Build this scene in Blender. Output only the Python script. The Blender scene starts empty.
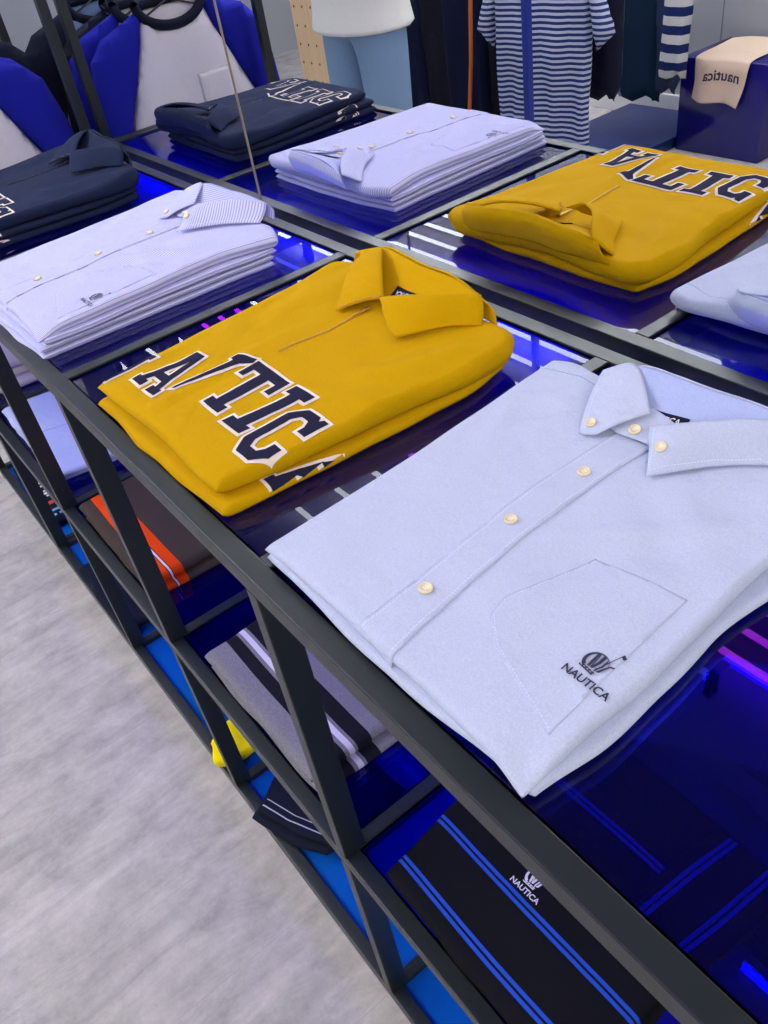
import bpy, bmesh, math, random
from mathutils import Vector, Matrix, noise
from mathutils.bvhtree import BVHTree
from mathutils.geometry import tessellate_polygon

# ------------------------------------------------------------------ camera
SC = bpy.context.scene
COL = SC.collection
PI = math.pi
cam_d = bpy.data.cameras.new('camera')
cam = bpy.data.objects.new('camera', cam_d); COL.objects.link(cam)
cam_d.sensor_fit = 'VERTICAL'; cam_d.sensor_height = 36.0
cam_d.lens = 829.85 / 1024 * 36.0
cam_d.clip_start = 0.02
cam.matrix_world = Matrix.Translation((0.5009, -0.1574, 1.3533)) @ (
    Matrix.Rotation(1.0243, 4, 'Z') @ Matrix.Rotation(0.8800, 4, 'X') @ Matrix.Rotation(-0.1823, 4, 'Z'))
SC.camera = cam
SC.view_settings.view_transform = 'Standard'
SC.view_settings.look = 'None'
SC.view_settings.gamma = 1.0
SC.view_settings.exposure = -0.2
SC.view_settings.use_curve_mapping = False
SC.cycles.transparent_max_bounces = 24
SC.cycles.max_bounces = 10
SC.cycles.sample_clamp_indirect = 6

world = bpy.data.worlds.new('world'); SC.world = world; world.use_nodes = True
world.node_tree.nodes['Background'].inputs[0].default_value = (0.90, 0.93, 1.0, 1)
world.node_tree.nodes['Background'].inputs[1].default_value = 0.30

def area(name, loc, size, power, color, target):
    l = bpy.data.lights.new(name, 'AREA'); l.shape = 'RECTANGLE'; l.size, l.size_y = size
    l.energy = power; l.color = color
    o = bpy.data.objects.new(name, l); COL.objects.link(o); o.location = loc
    o.rotation_euler = (Vector(target) - Vector(loc)).to_track_quat('-Z', 'Y').to_euler()
    return o
area('added_fill_light', (1.7, -1.0, 2.5), (1.3, 1.6), 70, (1.0, 0.97, 0.93), (0.3, 0.0, 0.9))  # unseen fill added to brighten the near shirts, not a shop fixture
area('added_fill_light', (-1.6, -3.6, 2.5), (3.0, 1.0), 60, (1.0, 0.97, 0.92), (-2.2, -1.6, 0.3))  # second added fill, aimed at the clothes across the aisle
area('added_fill_light', (-0.8, -2.9, 2.5), (2.4, 0.6), 28, (0.97, 0.98, 1.0), (-0.6, -0.1, 0.6))  # third added fill, aimed back towards the table

# ------------------------------------------------------------------ helpers
def srgb(r, g, b):
    f = lambda c: (c / 255 / 12.92) if c / 255 <= 0.04045 else ((c / 255 + 0.055) / 1.055) ** 2.4
    return (f(r), f(g), f(b), 1)

class NT:
    def __init__(s, name):
        s.m = bpy.data.materials.new(name); s.m.use_nodes = True
        s.t = s.m.node_tree; s.n = s.t.nodes
        s.b = s.n['Principled BSDF']
    def new(s, t, **kw):
        n = s.n.new(t)
        for k, v in kw.items(): setattr(n, k, v)
        return n
    def link(s, a, b): s.t.links.new(a, b)

def mat_plain(name, col, rough=0.6, metal=0.0, spec=0.5):
    a = NT(name); a.b.inputs['Base Color'].default_value = col
    a.b.inputs['Roughness'].default_value = rough; a.b.inputs['Metallic'].default_value = metal
    a.b.inputs['Specular IOR Level'].default_value = spec
    n = a.new('ShaderNodeTexNoise'); n.inputs['Scale'].default_value = 60
    c = a.new('ShaderNodeTexCoord'); a.link(c.outputs['Object'], n.inputs['Vector'])
    mr = a.new('ShaderNodeMapRange'); mr.inputs['To Min'].default_value = max(0, rough - .05); mr.inputs['To Max'].default_value = min(1, rough + .08)
    a.link(n.outputs['Fac'], mr.inputs['Value']); a.link(mr.outputs['Result'], a.b.inputs['Roughness'])
    return a.m

def mat_cloth(name, col, col2=None, weave=900, vary=0.08, bump=0.25, rough=0.92, sheen=0.0):
    """woven cloth: fine thread noise, slow colour variation, small bump"""
    a = NT(name); col2 = col2 or tuple(c * (1 - vary) for c in col[:3]) + (1,)
    tc = a.new('ShaderNodeTexCoord')
    n1 = a.new('ShaderNodeTexNoise'); n1.inputs['Scale'].default_value = weave; n1.inputs['Detail'].default_value = 2
    n2 = a.new('ShaderNodeTexNoise'); n2.inputs['Scale'].default_value = 14; n2.inputs['Detail'].default_value = 4
    a.link(tc.outputs['Object'], n1.inputs['Vector']); a.link(tc.outputs['Object'], n2.inputs['Vector'])
    mx = a.new('ShaderNodeMix', data_type='RGBA')
    mx.inputs[6].default_value = col; mx.inputs[7].default_value = col2
    ad = a.new('ShaderNodeMath', operation='MULTIPLY_ADD'); ad.inputs[1].default_value = 1.6; ad.inputs[2].default_value = -0.3
    a.link(n1.outputs['Fac'], ad.inputs[0])
    a.link(ad.outputs[0], mx.inputs[0])
    a.link(mx.outputs[2], a.b.inputs['Base Color'])
    a.b.inputs['Roughness'].default_value = rough
    a.b.inputs['Specular IOR Level'].default_value = 0.1
    a.b.inputs['Sheen Weight'].default_value = sheen
    bp = a.new('ShaderNodeBump'); bp.inputs['Strength'].default_value = bump; bp.inputs['Distance'].default_value = 0.0006
    a.link(n1.outputs['Fac'], bp.inputs['Height'])
    bp2 = a.new('ShaderNodeBump'); bp2.inputs['Strength'].default_value = 0.4; bp2.inputs['Distance'].default_value = 0.011
    n3 = a.new('ShaderNodeTexNoise'); n3.inputs['Scale'].default_value = 22; n3.inputs['Detail'].default_value = 5
    a.link(tc.outputs['Object'], n3.inputs['Vector'])
    a.link(n3.outputs['Fac'], bp2.inputs['Height']); a.link(bp.outputs[0], bp2.inputs['Normal'])
    a.link(bp2.outputs[0], a.b.inputs['Normal'])
    a.mx = mx; a.tc = tc
    return a

def mat_bands(name, base, bands, axis=0, **kw):
    """cloth with dyed-in bands across one object axis: bands = [(from, to, colour)] in metres"""
    a = mat_cloth(name, base, **kw)
    sep = a.new('ShaderNodeSeparateXYZ'); a.link(a.tc.outputs['UV'], sep.inputs[0])
    cur = a.mx.outputs[2]
    for lo, hi, c in bands:
        g = a.new('ShaderNodeMath', operation='GREATER_THAN'); g.inputs[1].default_value = lo
        l = a.new('ShaderNodeMath', operation='LESS_THAN'); l.inputs[1].default_value = hi
        m = a.new('ShaderNodeMath', operation='MULTIPLY')
        a.link(sep.outputs[axis], g.inputs[0]); a.link(sep.outputs[axis], l.inputs[0])
        a.link(g.outputs[0], m.inputs[0]); a.link(l.outputs[0], m.inputs[1])
        mx = a.new('ShaderNodeMix', data_type='RGBA'); mx.inputs[7].default_value = c
        a.link(m.outputs[0], mx.inputs[0]); a.link(cur, mx.inputs[6]); cur = mx.outputs[2]
    a.link(cur, a.b.inputs['Base Color'])
    return a.m

def mat_stripes(name, c1, c2, period, duty=0.5, axis=0, **kw):
    a = mat_cloth(name, c1, **kw)
    sep = a.new('ShaderNodeSeparateXYZ'); a.link(a.tc.outputs['UV'], sep.inputs[0])
    d = a.new('ShaderNodeMath', operation='DIVIDE'); d.inputs[1].default_value = period
    f = a.new('ShaderNodeMath', operation='FRACT'); l = a.new('ShaderNodeMath', operation='LESS_THAN'); l.inputs[1].default_value = duty
    a.link(sep.outputs[axis], d.inputs[0]); a.link(d.outputs[0], f.inputs[0]); a.link(f.outputs[0], l.inputs[0])
    mx = a.new('ShaderNodeMix', data_type='RGBA'); mx.inputs[7].default_value = c2
    a.link(l.outputs[0], mx.inputs[0]); a.link(a.mx.outputs[2], mx.inputs[6]); a.link(mx.outputs[2], a.b.inputs['Base Color'])
    return a.m

def mat_emit(name, col, strength):
    a = NT(name); a.b.inputs['Base Color'].default_value = (0.8, 0.8, 0.8, 1)
    a.b.inputs['Emission Color'].default_value = col; a.b.inputs['Emission Strength'].default_value = strength
    return a.m

def mat_glass_face(name, tint, gloss, ior=1.5, rough=0.0, glow=0.0):
    """one face of a tinted acrylic sheet: Fresnel mix of a mirror-like coat and clear tint"""
    m = bpy.data.materials.new(name); m.use_nodes = True; t = m.node_tree; n = t.nodes
    n.remove(n['Principled BSDF']); out = n['Material Output']
    fr = n.new('ShaderNodeFresnel'); fr.inputs[0].default_value = ior
    tr = n.new('ShaderNodeBsdfTransparent'); tr.inputs[0].default_value = tint
    gl = n.new('ShaderNodeBsdfGlossy'); gl.inputs[0].default_value = gloss; gl.inputs['Roughness'].default_value = rough
    mx = n.new('ShaderNodeMixShader')
    t.links.new(fr.outputs[0], mx.inputs[0]); t.links.new(tr.outputs[0], mx.inputs[1]); t.links.new(gl.outputs[0], mx.inputs[2])
    last = mx
    if glow:
        tl = n.new('ShaderNodeBsdfTranslucent'); tl.inputs[0].default_value = (0.01, 0.012, 0.95, 1)
        m2 = n.new('ShaderNodeMixShader'); m2.inputs[0].default_value = glow
        t.links.new(mx.outputs[0], m2.inputs[1]); t.links.new(tl.outputs[0], m2.inputs[2]); last = m2
    t.links.new(last.outputs[0], out.inputs[0])
    return m

def empty(name, loc=(0, 0, 0), label=None, cat=None, group=None):
    o = bpy.data.objects.new(name, None); COL.objects.link(o); o.location = loc
    o.empty_display_size = 0.05
    tag(o, label, cat, group); return o
def tag(o, label=None, cat=None, group=None, kind=None):
    if label: o['label'] = label
    if cat: o['category'] = cat
    if group: o['group'] = group
    if kind: o['kind'] = kind
    return o
def wloc(o):
    v = Vector(o.location)
    while o.parent: o = o.parent; v = v + Vector(o.location)
    return v
def obj(name, bm, mats, parent=None, smooth=True, loc=None):
    """bm in world coordinates -> one mesh object whose origin sits on its parent (or on loc)"""
    me = bpy.data.meshes.new(name)
    off = wloc(parent) if parent else Vector(loc or (0, 0, 0))
    bmesh.ops.translate(bm, verts=bm.verts, vec=-off)
    bm.to_mesh(me); bm.free()
    for m in (mats if isinstance(mats, (list, tuple)) else [mats]): me.materials.append(m)
    if smooth: me.polygons.foreach_set('use_smooth', [True] * len(me.polygons))
    o = bpy.data.objects.new(name, me); COL.objects.link(o)
    if parent: o.parent = parent
    else: o.location = off
    return o

def add_box(bm, x0, x1, y0, y1, z0, z1, bev=0.0, mi=0):
    r = bmesh.ops.create_cube(bm, size=1)
    vs = r['verts']
    for v in vs:
        v.co = Vector(((x0 + x1) / 2 + v.co.x * (x1 - x0), (y0 + y1) / 2 + v.co.y * (y1 - y0), (z0 + z1) / 2 + v.co.z * (z1 - z0)))
    fs = set(f for v in vs for f in v.link_faces)
    for f in fs: f.material_index = mi
    if bev:
        es = set(e for v in vs for e in v.link_edges)
        bmesh.ops.bevel(bm, geom=list(es), offset=bev, segments=2, affect='EDGES', profile=0.5)
    return bm
def box(*a, **k): return add_box(bmesh.new(), *a, **k)

def add_tube(bm, pts, r, seg=10, mi=0, cap=True):
    pts = [Vector(p) for p in pts]; rings = []
    rr = r if isinstance(r, (list, tuple)) else [r] * len(pts)
    up = None
    for i, p in enumerate(pts):
        t = (pts[min(i + 1, len(pts) - 1)] - pts[max(i - 1, 0)]).normalized()
        if up is None: up = t.orthogonal().normalized()
        up = (up - t * up.dot(t)).normalized(); s = t.cross(up)
        rings.append([bm.verts.new(p + (up * math.cos(a) + s * math.sin(a)) * rr[i]) for a in [2 * PI * k / seg for k in range(seg)]])
    for A, B in zip(rings, rings[1:]):
        for k in range(seg):
            f = bm.faces.new((A[k], A[(k + 1) % seg], B[(k + 1) % seg], B[k])); f.material_index = mi
    if cap:
        bm.faces.new(rings[0][::-1]).material_index = mi; bm.faces.new(rings[-1]).material_index = mi
    return bm

def catmull(P, t):
    n = len(P) - 1
    if n == 1: return P[0].lerp(P[1], t)
    x = min(max(t, 0), 1) * n; i = min(int(x), n - 1); f = x - i
    p1, p2 = P[i], P[i + 1]
    p0 = P[i - 1] if i > 0 else p1 * 2 - p2
    p3 = P[i + 2] if i + 2 <= n else p2 * 2 - p1
    return 0.5 * ((2 * p1) + (p2 - p0) * f + (2 * p0 - 5 * p1 + 4 * p2 - p3) * f * f + (3 * p1 - p0 - 3 * p2 + p3) * f * f * f)

def fbm(x, y, z=0, o=3):
    s = 0; a = 1
    for k in range(o):
        s += a * noise.noise(Vector((x * 2 ** k, y * 2 ** k, z + 7.3 * k))); a *= 0.5
    return s

def add_slab(bm, front, back, left, right, zb, h, n=54, m=60, r=None, amp=0.0015, seed=0.0, wav=0.002, mi=0, k=9.0, dirn=(1, 1), top_extra=None):
    """one folded layer of cloth: Coons patch between four edge curves, rounded all round.
    zb, h: underside height and thickness, numbers or functions of (u, v)"""
    V2 = lambda L: [Vector((p[0], p[1], 0)) for p in L]
    F, B, L, R = V2(front), V2(back), V2(left), V2(right)
    fz = zb if callable(zb) else (lambda u, v: zb)
    fh = h if callable(h) else (lambda u, v: h)
    uv = bm.loops.layers.uv.verify()
    W = (F[0] - F[-1]).length; D = (L[0] - L[-1]).length
    def spread(i, n):
        t = i / n
        return 0.5 - 0.5 * math.cos(PI * t) if True else t
    def cs(i, n):   # denser at the rims
        t = i / n; return 0.55 * (0.5 - 0.5 * math.cos(PI * t)) + 0.45 * t
    P00, P10, P01, P11 = F[0], F[-1], B[0], B[-1]
    grid = {}
    for i in range(n + 1):
        u = cs(i, n)
        for j in range(m + 1):
            v = cs(j, m)
            p = catmull(F, u) * (1 - v) + catmull(B, u) * v + catmull(L, v) * (1 - u) + catmull(R, v) * u \
                - (P00 * (1 - u) * (1 - v) + P10 * u * (1 - v) + P01 * (1 - u) * v + P11 * u * v)
            p = Vector(p)
            eu = min(u, 1 - u) * W; ev = min(v, 1 - v) * D
            hh = fh(u, v); rr = r or hh * 0.7
            q = lambda e: math.sqrt(max(0, 1 - (1 - min(e / rr, 1)) ** 2))
            prof = min(q(eu), q(ev)) if False else q(eu) * q(ev)
            e = min(eu, ev)
            wob = math.exp(-e / 0.012)
            wx = noise.noise(Vector((p.x * 16 + seed, p.y * 16, seed * 1.7))) * wav * wob
            wy = noise.noise(Vector((p.x * 16 - seed, p.y * 16, 9 + seed))) * wav * wob
            p.x += wx; p.y += wy
            inn = min(1, e / 0.02)
            nz = amp * fbm(p.x * k * dirn[0] + seed, p.y * k * dirn[1] - seed, seed) + 0.35 * amp * fbm(p.x * k * 4 + seed, p.y * k * 4, seed + 3)
            if top_extra: nz += top_extra(p.x, p.y, u, v)
            z0 = fz(u, v)
            zt = z0 + hh / 2 + hh / 2 * prof + nz * inn
            zbm = z0 + hh / 2 - hh / 2 * prof
            grid[i, j] = (p, zt, zbm, u, v)
    top = {}; bot = {}
    for (i, j), (p, zt, zl, u, v) in grid.items():
        top[i, j] = bm.verts.new((p.x, p.y, zt))
        edge = i in (0, n) or j in (0, m)
        bot[i, j] = top[i, j] if edge else bm.verts.new((p.x, p.y, zl))
    for i in range(n):
        for j in range(m):
            for G, order in ((top, ((0, 0), (1, 0), (1, 1), (0, 1))), (bot, ((0, 0), (0, 1), (1, 1), (1, 0)))):
                vs = [G[i + a, j + b] for a, b in order]
                try: f = bm.faces.new(vs)
                except ValueError: continue
                f.material_index = mi; f.smooth = True
                for lp, (a, b) in zip(f.loops, order):
                    g = grid[i + a, j + b]; lp[uv].uv = (g[3] * W, g[4] * D)
    return bm

def bvh_of(o):
    off = wloc(o)
    me = o.data
    return BVHTree.FromPolygons([Vector(v.co) + off for v in me.vertices], [tuple(p.vertices) for p in me.polygons])

def expand(poly, d):
    P = [Vector(p[:2]) for p in poly]; n = len(P); out = []
    ar = sum(P[i].x * P[(i + 1) % n].y - P[(i + 1) % n].x * P[i].y for i in range(n))
    s = 1 if ar > 0 else -1
    for i in range(n):
        a = (P[i] - P[i - 1]).normalized(); b = (P[(i + 1) % n] - P[i]).normalized()
        na = Vector((a.y, -a.x)) * s; nb = Vector((b.y, -b.x)) * s
        mm = na + nb
        if mm.length < 1e-4: mm = na
        mm.normalize(); c = max(0.45, mm.dot(na))
        out.append(P[i] + mm * d / c)
    return out

def conform(polys, bvhs, off, skirt=0.0, cell=0.005, mi=0, bm=None, zmin=-9, drape=None):
    """lay flat polygons (world x, y) on the cloth below them, off metres above it"""
    bm = bm or bmesh.new(); tmp = bmesh.new()
    for poly in polys:
        vs = [tmp.verts.new((p[0], p[1], 0)) for p in poly]
        for tri in tessellate_polygon([[Vector((p[0], p[1], 0)) for p in poly]]):
            try: tmp.faces.new([vs[k] for k in tri])
            except ValueError: pass
    bmesh.ops.recalc_face_normals(tmp, faces=tmp.faces)
    for f in tmp.faces:
        if f.normal.z < 0: f.normal_flip()
    if not tmp.verts: return bm
    xs = [v.co.x for v in tmp.verts]; ys = [v.co.y for v in tmp.verts]
    for ax, lo, hi in ((0, min(xs), max(xs)), (1, min(ys), max(ys))):
        c = lo + cell
        while c < hi:
            co = (c, 0, 0) if ax == 0 else (0, c, 0); no = (1, 0, 0) if ax == 0 else (0, 1, 0)
            bmesh.ops.bisect_plane(tmp, geom=tmp.verts[:] + tmp.edges[:] + tmp.faces[:], plane_co=co, plane_no=no, dist=1e-7)
            c += cell
    bad = []
    for v in tmp.verts:
        hit = None; N = None
        for b in bvhs:
            h = b.ray_cast(Vector((v.co.x, v.co.y, 3.0)), Vector((0, 0, -1)))
            if h[0] is not None and (hit is None or h[0].z > hit):
                hit = h[0].z; N = h[1] if h[1].z > 0 else -h[1]
        if hit is None or hit < zmin: bad.append(v)
        else: v.co = Vector((v.co.x, v.co.y, hit)) + N * off
    bmesh.ops.delete(tmp, geom=bad, context='VERTS')
    if skirt:
        be = [e for e in tmp.edges if e.is_boundary]
        r = bmesh.ops.extrude_edge_only(tmp, edges=be)
        for v in [g for g in r['geom'] if isinstance(g, bmesh.types.BMVert)]: v.co.z -= skirt
    me = bpy.data.meshes.new('t'); tmp.to_mesh(me); tmp.free()
    k = len(bm.faces); bm.from_mesh(me); bpy.data.meshes.remove(me)
    bm.faces.ensure_lookup_table()
    uv = bm.loops.layers.uv.verify()
    for f in bm.faces[k:]:
        f.material_index = mi
        for l in f.loops: l[uv].uv = (l.vert.co.x, l.vert.co.y)
    return bm

def ribbon(pts, w, dash=None):
    """polyline -> list of thin quads (optionally dashed like stitching)"""
    out = []; P = [Vector(p) for p in pts]
    for a, b in zip(P, P[1:]):
        d = (b - a); L = d.length; d.normalize(); nn = Vector((-d.y, d.x)) * w / 2
        if dash:
            t = 0
            while t < L:
                e = min(t + dash * 0.62, L); q, r = a + d * t, a + d * e
                out.append([q - nn, r - nn, r + nn, q + nn]); t += dash
        else: out.append([a - nn, b - nn, b + nn, a + nn])
    return out

def sheet(bm, rows, thick=0.0012, n=26, m=18, mi=0, flip=False):
    """smooth cloth panel through rows of 3D control points, given thickness"""
    R = [[Vector(p) for p in r] for r in rows]; uvl = bm.loops.layers.uv.verify()
    G = []
    for i in range(m + 1):
        v = i / m
        row = []
        for j in range(n + 1):
            u = j / n
            row.append(catmull([catmull(r, u) for r in R], v))
        G.append(row)
    def nrm(i, j):
        a = G[min(i + 1, m)][j] - G[max(i - 1, 0)][j]; b = G[i][min(j + 1, n)] - G[i][max(j - 1, 0)]
        c = b.cross(a)
        return c.normalized() if c.length > 1e-9 else Vector((0, 0, 1))
    A = [[None] * (n + 1) for _ in range(m + 1)]; B = [[None] * (n + 1) for _ in range(m + 1)]
    for i in range(m + 1):
        for j in range(n + 1):
            e = min(i, m - i) / 2 + 0.0; e2 = min(j, n - j) / 2
            t = thick / 2 * min(1, 0.35 + min(e, e2)); N = nrm(i, j)
            A[i][j] = bm.verts.new(G[i][j] + N * t); B[i][j] = bm.verts.new(G[i][j] - N * t)
    def fc(vs, uvs):
        try: f = bm.faces.new(vs)
        except ValueError: return
        f.material_index = mi; f.smooth = True
        for l, q in zip(f.loops, uvs): l[uvl].uv = q
    su = (G[m // 2][0] - G[m // 2][n]).length; sv = (G[0][n // 2] - G[m][n // 2]).length
    for i in range(m):
        for j in range(n):
            q = [(j / n * su, i / m * sv), ((j + 1) / n * su, i / m * sv), ((j + 1) / n * su, (i + 1) / m * sv), (j / n * su, (i + 1) / m * sv)]
            fc((A[i][j], A[i][j + 1], A[i + 1][j + 1], A[i + 1][j]), q)
            fc((B[i][j], B[i + 1][j], B[i + 1][j + 1], B[i][j + 1]), [q[0], q[3], q[2], q[1]])
    ring = [(0, j) for j in range(n)] + [(i, n) for i in range(m)] + [(m, j) for j in range(n, 0, -1)] + [(i, 0) for i in range(m, 0, -1)]
    for (a, b), (c, d) in zip(ring, ring[1:] + ring[:1]):
        fc((A[a][b], B[a][b], B[c][d], A[c][d]), [(0, 0)] * 4)
    bmesh.ops.recalc_face_normals(bm, faces=bm.faces)
    return bm

def text_polys(txt, size, bold=0.0):
    """built-in font -> filled 2D mesh; returns (verts, faces, width)"""
    cu = bpy.data.curves.new('t', 'FONT'); cu.body = txt; cu.size = size; cu.offset = bold; cu.resolution_u = 3
    o = bpy.data.objects.new('t', cu); COL.objects.link(o)
    bpy.context.view_layer.update()
    me = bpy.data.meshes.new_from_object(o.evaluated_get(bpy.context.evaluated_depsgraph_get()))
    V = [v.co.copy() for v in me.vertices]; Fs = [tuple(p.vertices) for p in me.polygons]
    bpy.data.objects.remove(o); bpy.data.curves.remove(cu); bpy.data.meshes.remove(me)
    w = max(v.x for v in V)
    return V, Fs, w
def text_tris(txt, size, origin, ang, bold=0.0, squash=1.0, fn=None):
    V, Fs, w = text_polys(txt, size, bold)
    c, s = math.cos(ang), math.sin(ang); out = []
    for f in Fs:
        P = []
        for k in f:
            x, y = V[k].x * squash, V[k].y
            P.append(Vector((origin[0] + x * c - y * s, origin[1] + x * s + y * c)))
        if abs(sum(P[i].x * P[(i + 1) % len(P)].y - P[(i + 1) % len(P)].x * P[i].y for i in range(len(P)))) > 1e-10:
            out.append(P)
    return out, w * squash

def disc(c, r, n=14): return [(c[0] + r * math.cos(2 * PI * k / n), c[1] + r * math.sin(2 * PI * k / n)) for k in range(n)]

def button(parent, x, y, bvh, mat, mat_hole, r=0.0057):
    h = bvh.ray_cast(Vector((x, y, 3)), Vector((0, 0, -1)))
    z = h[0].z if h[0] else 0.93
    N = h[1] if h[0] else Vector((0, 0, 1))
    if N.z < 0: N = -N
    prof = [(0.0, 0.0002), (r, 0.0002), (r * 1.02, 0.0014), (r * 0.9, 0.0024), (r * 0.72, 0.0023), (r * 0.62, 0.0016), (0.0, 0.0015)]
    bm = bmesh.new(); rings = []; seg = 20
    for rad, hh in prof:
        if rad == 0: rings.append([bm.verts.new((0, 0, hh))])
        else: rings.append([bm.verts.new((rad * math.cos(2 * PI * k / seg), rad * math.sin(2 * PI * k / seg), hh)) for k in range(seg)])
    for A, B in zip(rings, rings[1:]):
        for k in range(seg):
            if len(A) == 1: bm.faces.new((A[0], B[(k + 1) % seg], B[k]))
            elif len(B) == 1: bm.faces.new((A[k], A[(k + 1) % seg], B[0]))
            else: bm.faces.new((A[k], A[(k + 1) % seg], B[(k + 1) % seg], B[k]))
    for a in (PI / 4, 3 * PI / 4, 5 * PI / 4, 7 * PI / 4):
        q = bmesh.ops.create_circle(bm, cap_ends=True, segments=8, radius=r * 0.11)
        for v in q['verts']: v.co += Vector((r * 0.25 * math.cos(a), r * 0.25 * math.sin(a), 0.0016))
        for f in set(f for v in q['verts'] for f in v.link_faces): f.material_index = 1
    M = Matrix.Translation((x, y, z)) @ N.to_track_quat('Z', 'Y').to_matrix().to_4x4()
    bmesh.ops.transform(bm, matrix=M, verts=bm.verts)
    return obj('button', bm, [mat, mat_hole], parent)

# ------------------------------------------------------------------ materials
M_yel = mat_cloth('mustard_fleece', srgb(202, 156, 0), weave=700, vary=0.12, bump=0.3).m
M_yel2 = mat_cloth('mustard_rib', srgb(196, 152, 8), weave=500, vary=0.2, bump=0.5).m
M_yelzip = mat_plain('mustard_zip_tape', srgb(190, 140, 30), 0.5)
M_navyfill = mat_cloth('navy_felt_letter', srgb(38, 38, 62), weave=900, vary=0.2).m
M_cream = mat_cloth('cream_felt_edge', srgb(240, 228, 214), weave=900, vary=0.1).m
M_ox = mat_cloth('oxford_blue', srgb(200, 207, 224), srgb(176, 186, 212), weave=800, bump=0.25).m
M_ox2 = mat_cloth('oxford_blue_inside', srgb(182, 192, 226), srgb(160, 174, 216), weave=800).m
M_oxst = mat_plain('oxford_stitch', srgb(216, 222, 240), 0.8)
M_oxseam = mat_plain('oxford_seam_line', srgb(118, 138, 200), 0.8)
M_btn = mat_plain('pearl_button', srgb(226, 214, 176), 0.22)
M_hole = mat_plain('button_thread', srgb(240, 236, 220), 0.8)
M_thread = mat_plain('navy_embroidery', srgb(38, 40, 66), 0.7)
M_wthread = mat_plain('white_embroidery', srgb(226, 226, 230), 0.7)
M_lab = mat_cloth('woven_neck_label', srgb(26, 28, 52), weave=1500).m
M_str = mat_stripes('blue_white_pinstripe', srgb(214, 214, 238), srgb(158, 162, 214), 0.0034, 0.45, weave=900)
M_str2 = mat_stripes('blue_white_pinstripe_inside', srgb(206, 208, 236), srgb(150, 156, 210), 0.0034, 0.5, axis=1, weave=900)
M_navy = mat_cloth('navy_fleece', srgb(36, 44, 70), weave=700, vary=0.2).m
M_navyzip = mat_plain('navy_zip_tape', srgb(24, 26, 44), 0.5)
M_blk = mat_plain('black_plastic', (0.012, 0.012, 0.014, 1), 0.4)
M_frame = mat_plain('powder_coated_steel', srgb(30, 38, 40), 0.36, 0.12)
M_blackedge = mat_plain('black_rubber_gasket', (0.01, 0.01, 0.012, 1), 0.6)
M_brass = mat_plain('zip_metal', srgb(196, 156, 70), 0.35, 0.8)
M_white = mat_cloth('white_jersey', srgb(226, 222, 228), weave=800).m
M_royal = mat_cloth('royal_blue_jersey', srgb(30, 34, 150), weave=800).m
M_skin = mat_plain('skin', srgb(206, 160, 134), 0.55)
M_hair = mat_plain('dark_hair', srgb(26, 20, 18), 0.5)

GT = mat_glass_face('acrylic_top_face', (1, 1, 1, 1), (1, 1, 1, 1), 1.52)
GB = mat_glass_face('acrylic_blue_face', (0.014, 0.012, 0.46, 1), (0.02, 0.03, 0.9, 1), 1.75, glow=0.08)
GS = mat_plain('acrylic_blue_edge', (0.01, 0.01, 0.35, 1), 0.1)

# ------------------------------------------------------------------ room shell
def mat_floor():
    a = NT('grey_concrete_vinyl'); tc = a.new('ShaderNodeTexCoord')
    mp = a.new('ShaderNodeMapping'); mp.inputs['Rotation'].default_value = (0, 0, 0.0); mp.inputs['Scale'].default_value = (3.4, 0.8, 1)
    a.link(tc.outputs['Object'], mp.inputs[0])
    n = a.new('ShaderNodeTexNoise'); n.inputs['Scale'].default_value = 5.5; n.inputs['Detail'].default_value = 12; n.inputs['Roughness'].default_value = 0.68; n.inputs['Distortion'].default_value = 0.6
    n2 = a.new('ShaderNodeTexNoise'); n2.inputs['Scale'].default_value = 11; n2.inputs['Detail'].default_value = 10; n2.inputs['Roughness'].default_value = 0.75
    a.link(mp.outputs[0], n.inputs[0]); a.link(tc.outputs['Object'], n2.inputs[0])
    ad = a.new('ShaderNodeMath', operation='ADD'); a.link(n.outputs[0], ad.inputs[0]); a.link(n2.outputs[0], ad.inputs[1])
    cr = a.new('ShaderNodeValToRGB'); e = cr.color_ramp.elements
    e[0].position = 0.36; e[0].color = srgb(146, 141, 137); e[1].position = 0.64; e[1].color = srgb(202, 196, 189)
    hf = a.new('ShaderNodeMath', operation='MULTIPLY'); hf.inputs[1].default_value = 0.5
    a.link(ad.outputs[0], hf.inputs[0]); a.link(hf.outputs[0], cr.inputs[0])
    br = a.new('ShaderNodeTexBrick'); br.inputs['Scale'].default_value = 1.0
    br.inputs['Brick Width'].default_value = 0.92; br.inputs['Row Height'].default_value = 0.185; br.inputs['Mortar Size'].default_value = 0.0009
    br.inputs['Color1'].default_value = (1, 1, 1, 1); br.inputs['Color2'].default_value = (.93, .93, .93, 1); br.inputs['Mortar'].default_value = (.86, .86, .86, 1)
    rm = a.new('ShaderNodeMapping'); rm.inputs['Rotation'].default_value = (0, 0, PI / 2); a.link(tc.outputs['Object'], rm.inputs[0]); a.link(rm.outputs[0], br.inputs[0])
    mx = a.new('ShaderNodeMix', data_type='RGBA', blend_type='MULTIPLY'); mx.inputs[0].default_value = 1
    a.link(cr.outputs[0], mx.inputs[6]); a.link(br.outputs[0], mx.inputs[7]); a.link(mx.outputs[2], a.b.inputs['Base Color'])
    a.b.inputs['Roughness'].default_value = 0.55
    bp = a.new('ShaderNodeBump'); bp.inputs['Strength'].default_value = 0.12; bp.inputs['Distance'].default_value = 0.002
    a.link(ad.outputs[0], bp.inputs['Height']); a.link(bp.outputs[0], a.b.inputs['Normal'])
    return a.m
M_floor = mat_floor()
M_wall = mat_plain('grey_wall_panel', srgb(150, 152, 156), 0.7)
M_base = mat_plain('white_baseboard', srgb(205, 205, 202), 0.5)
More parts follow.
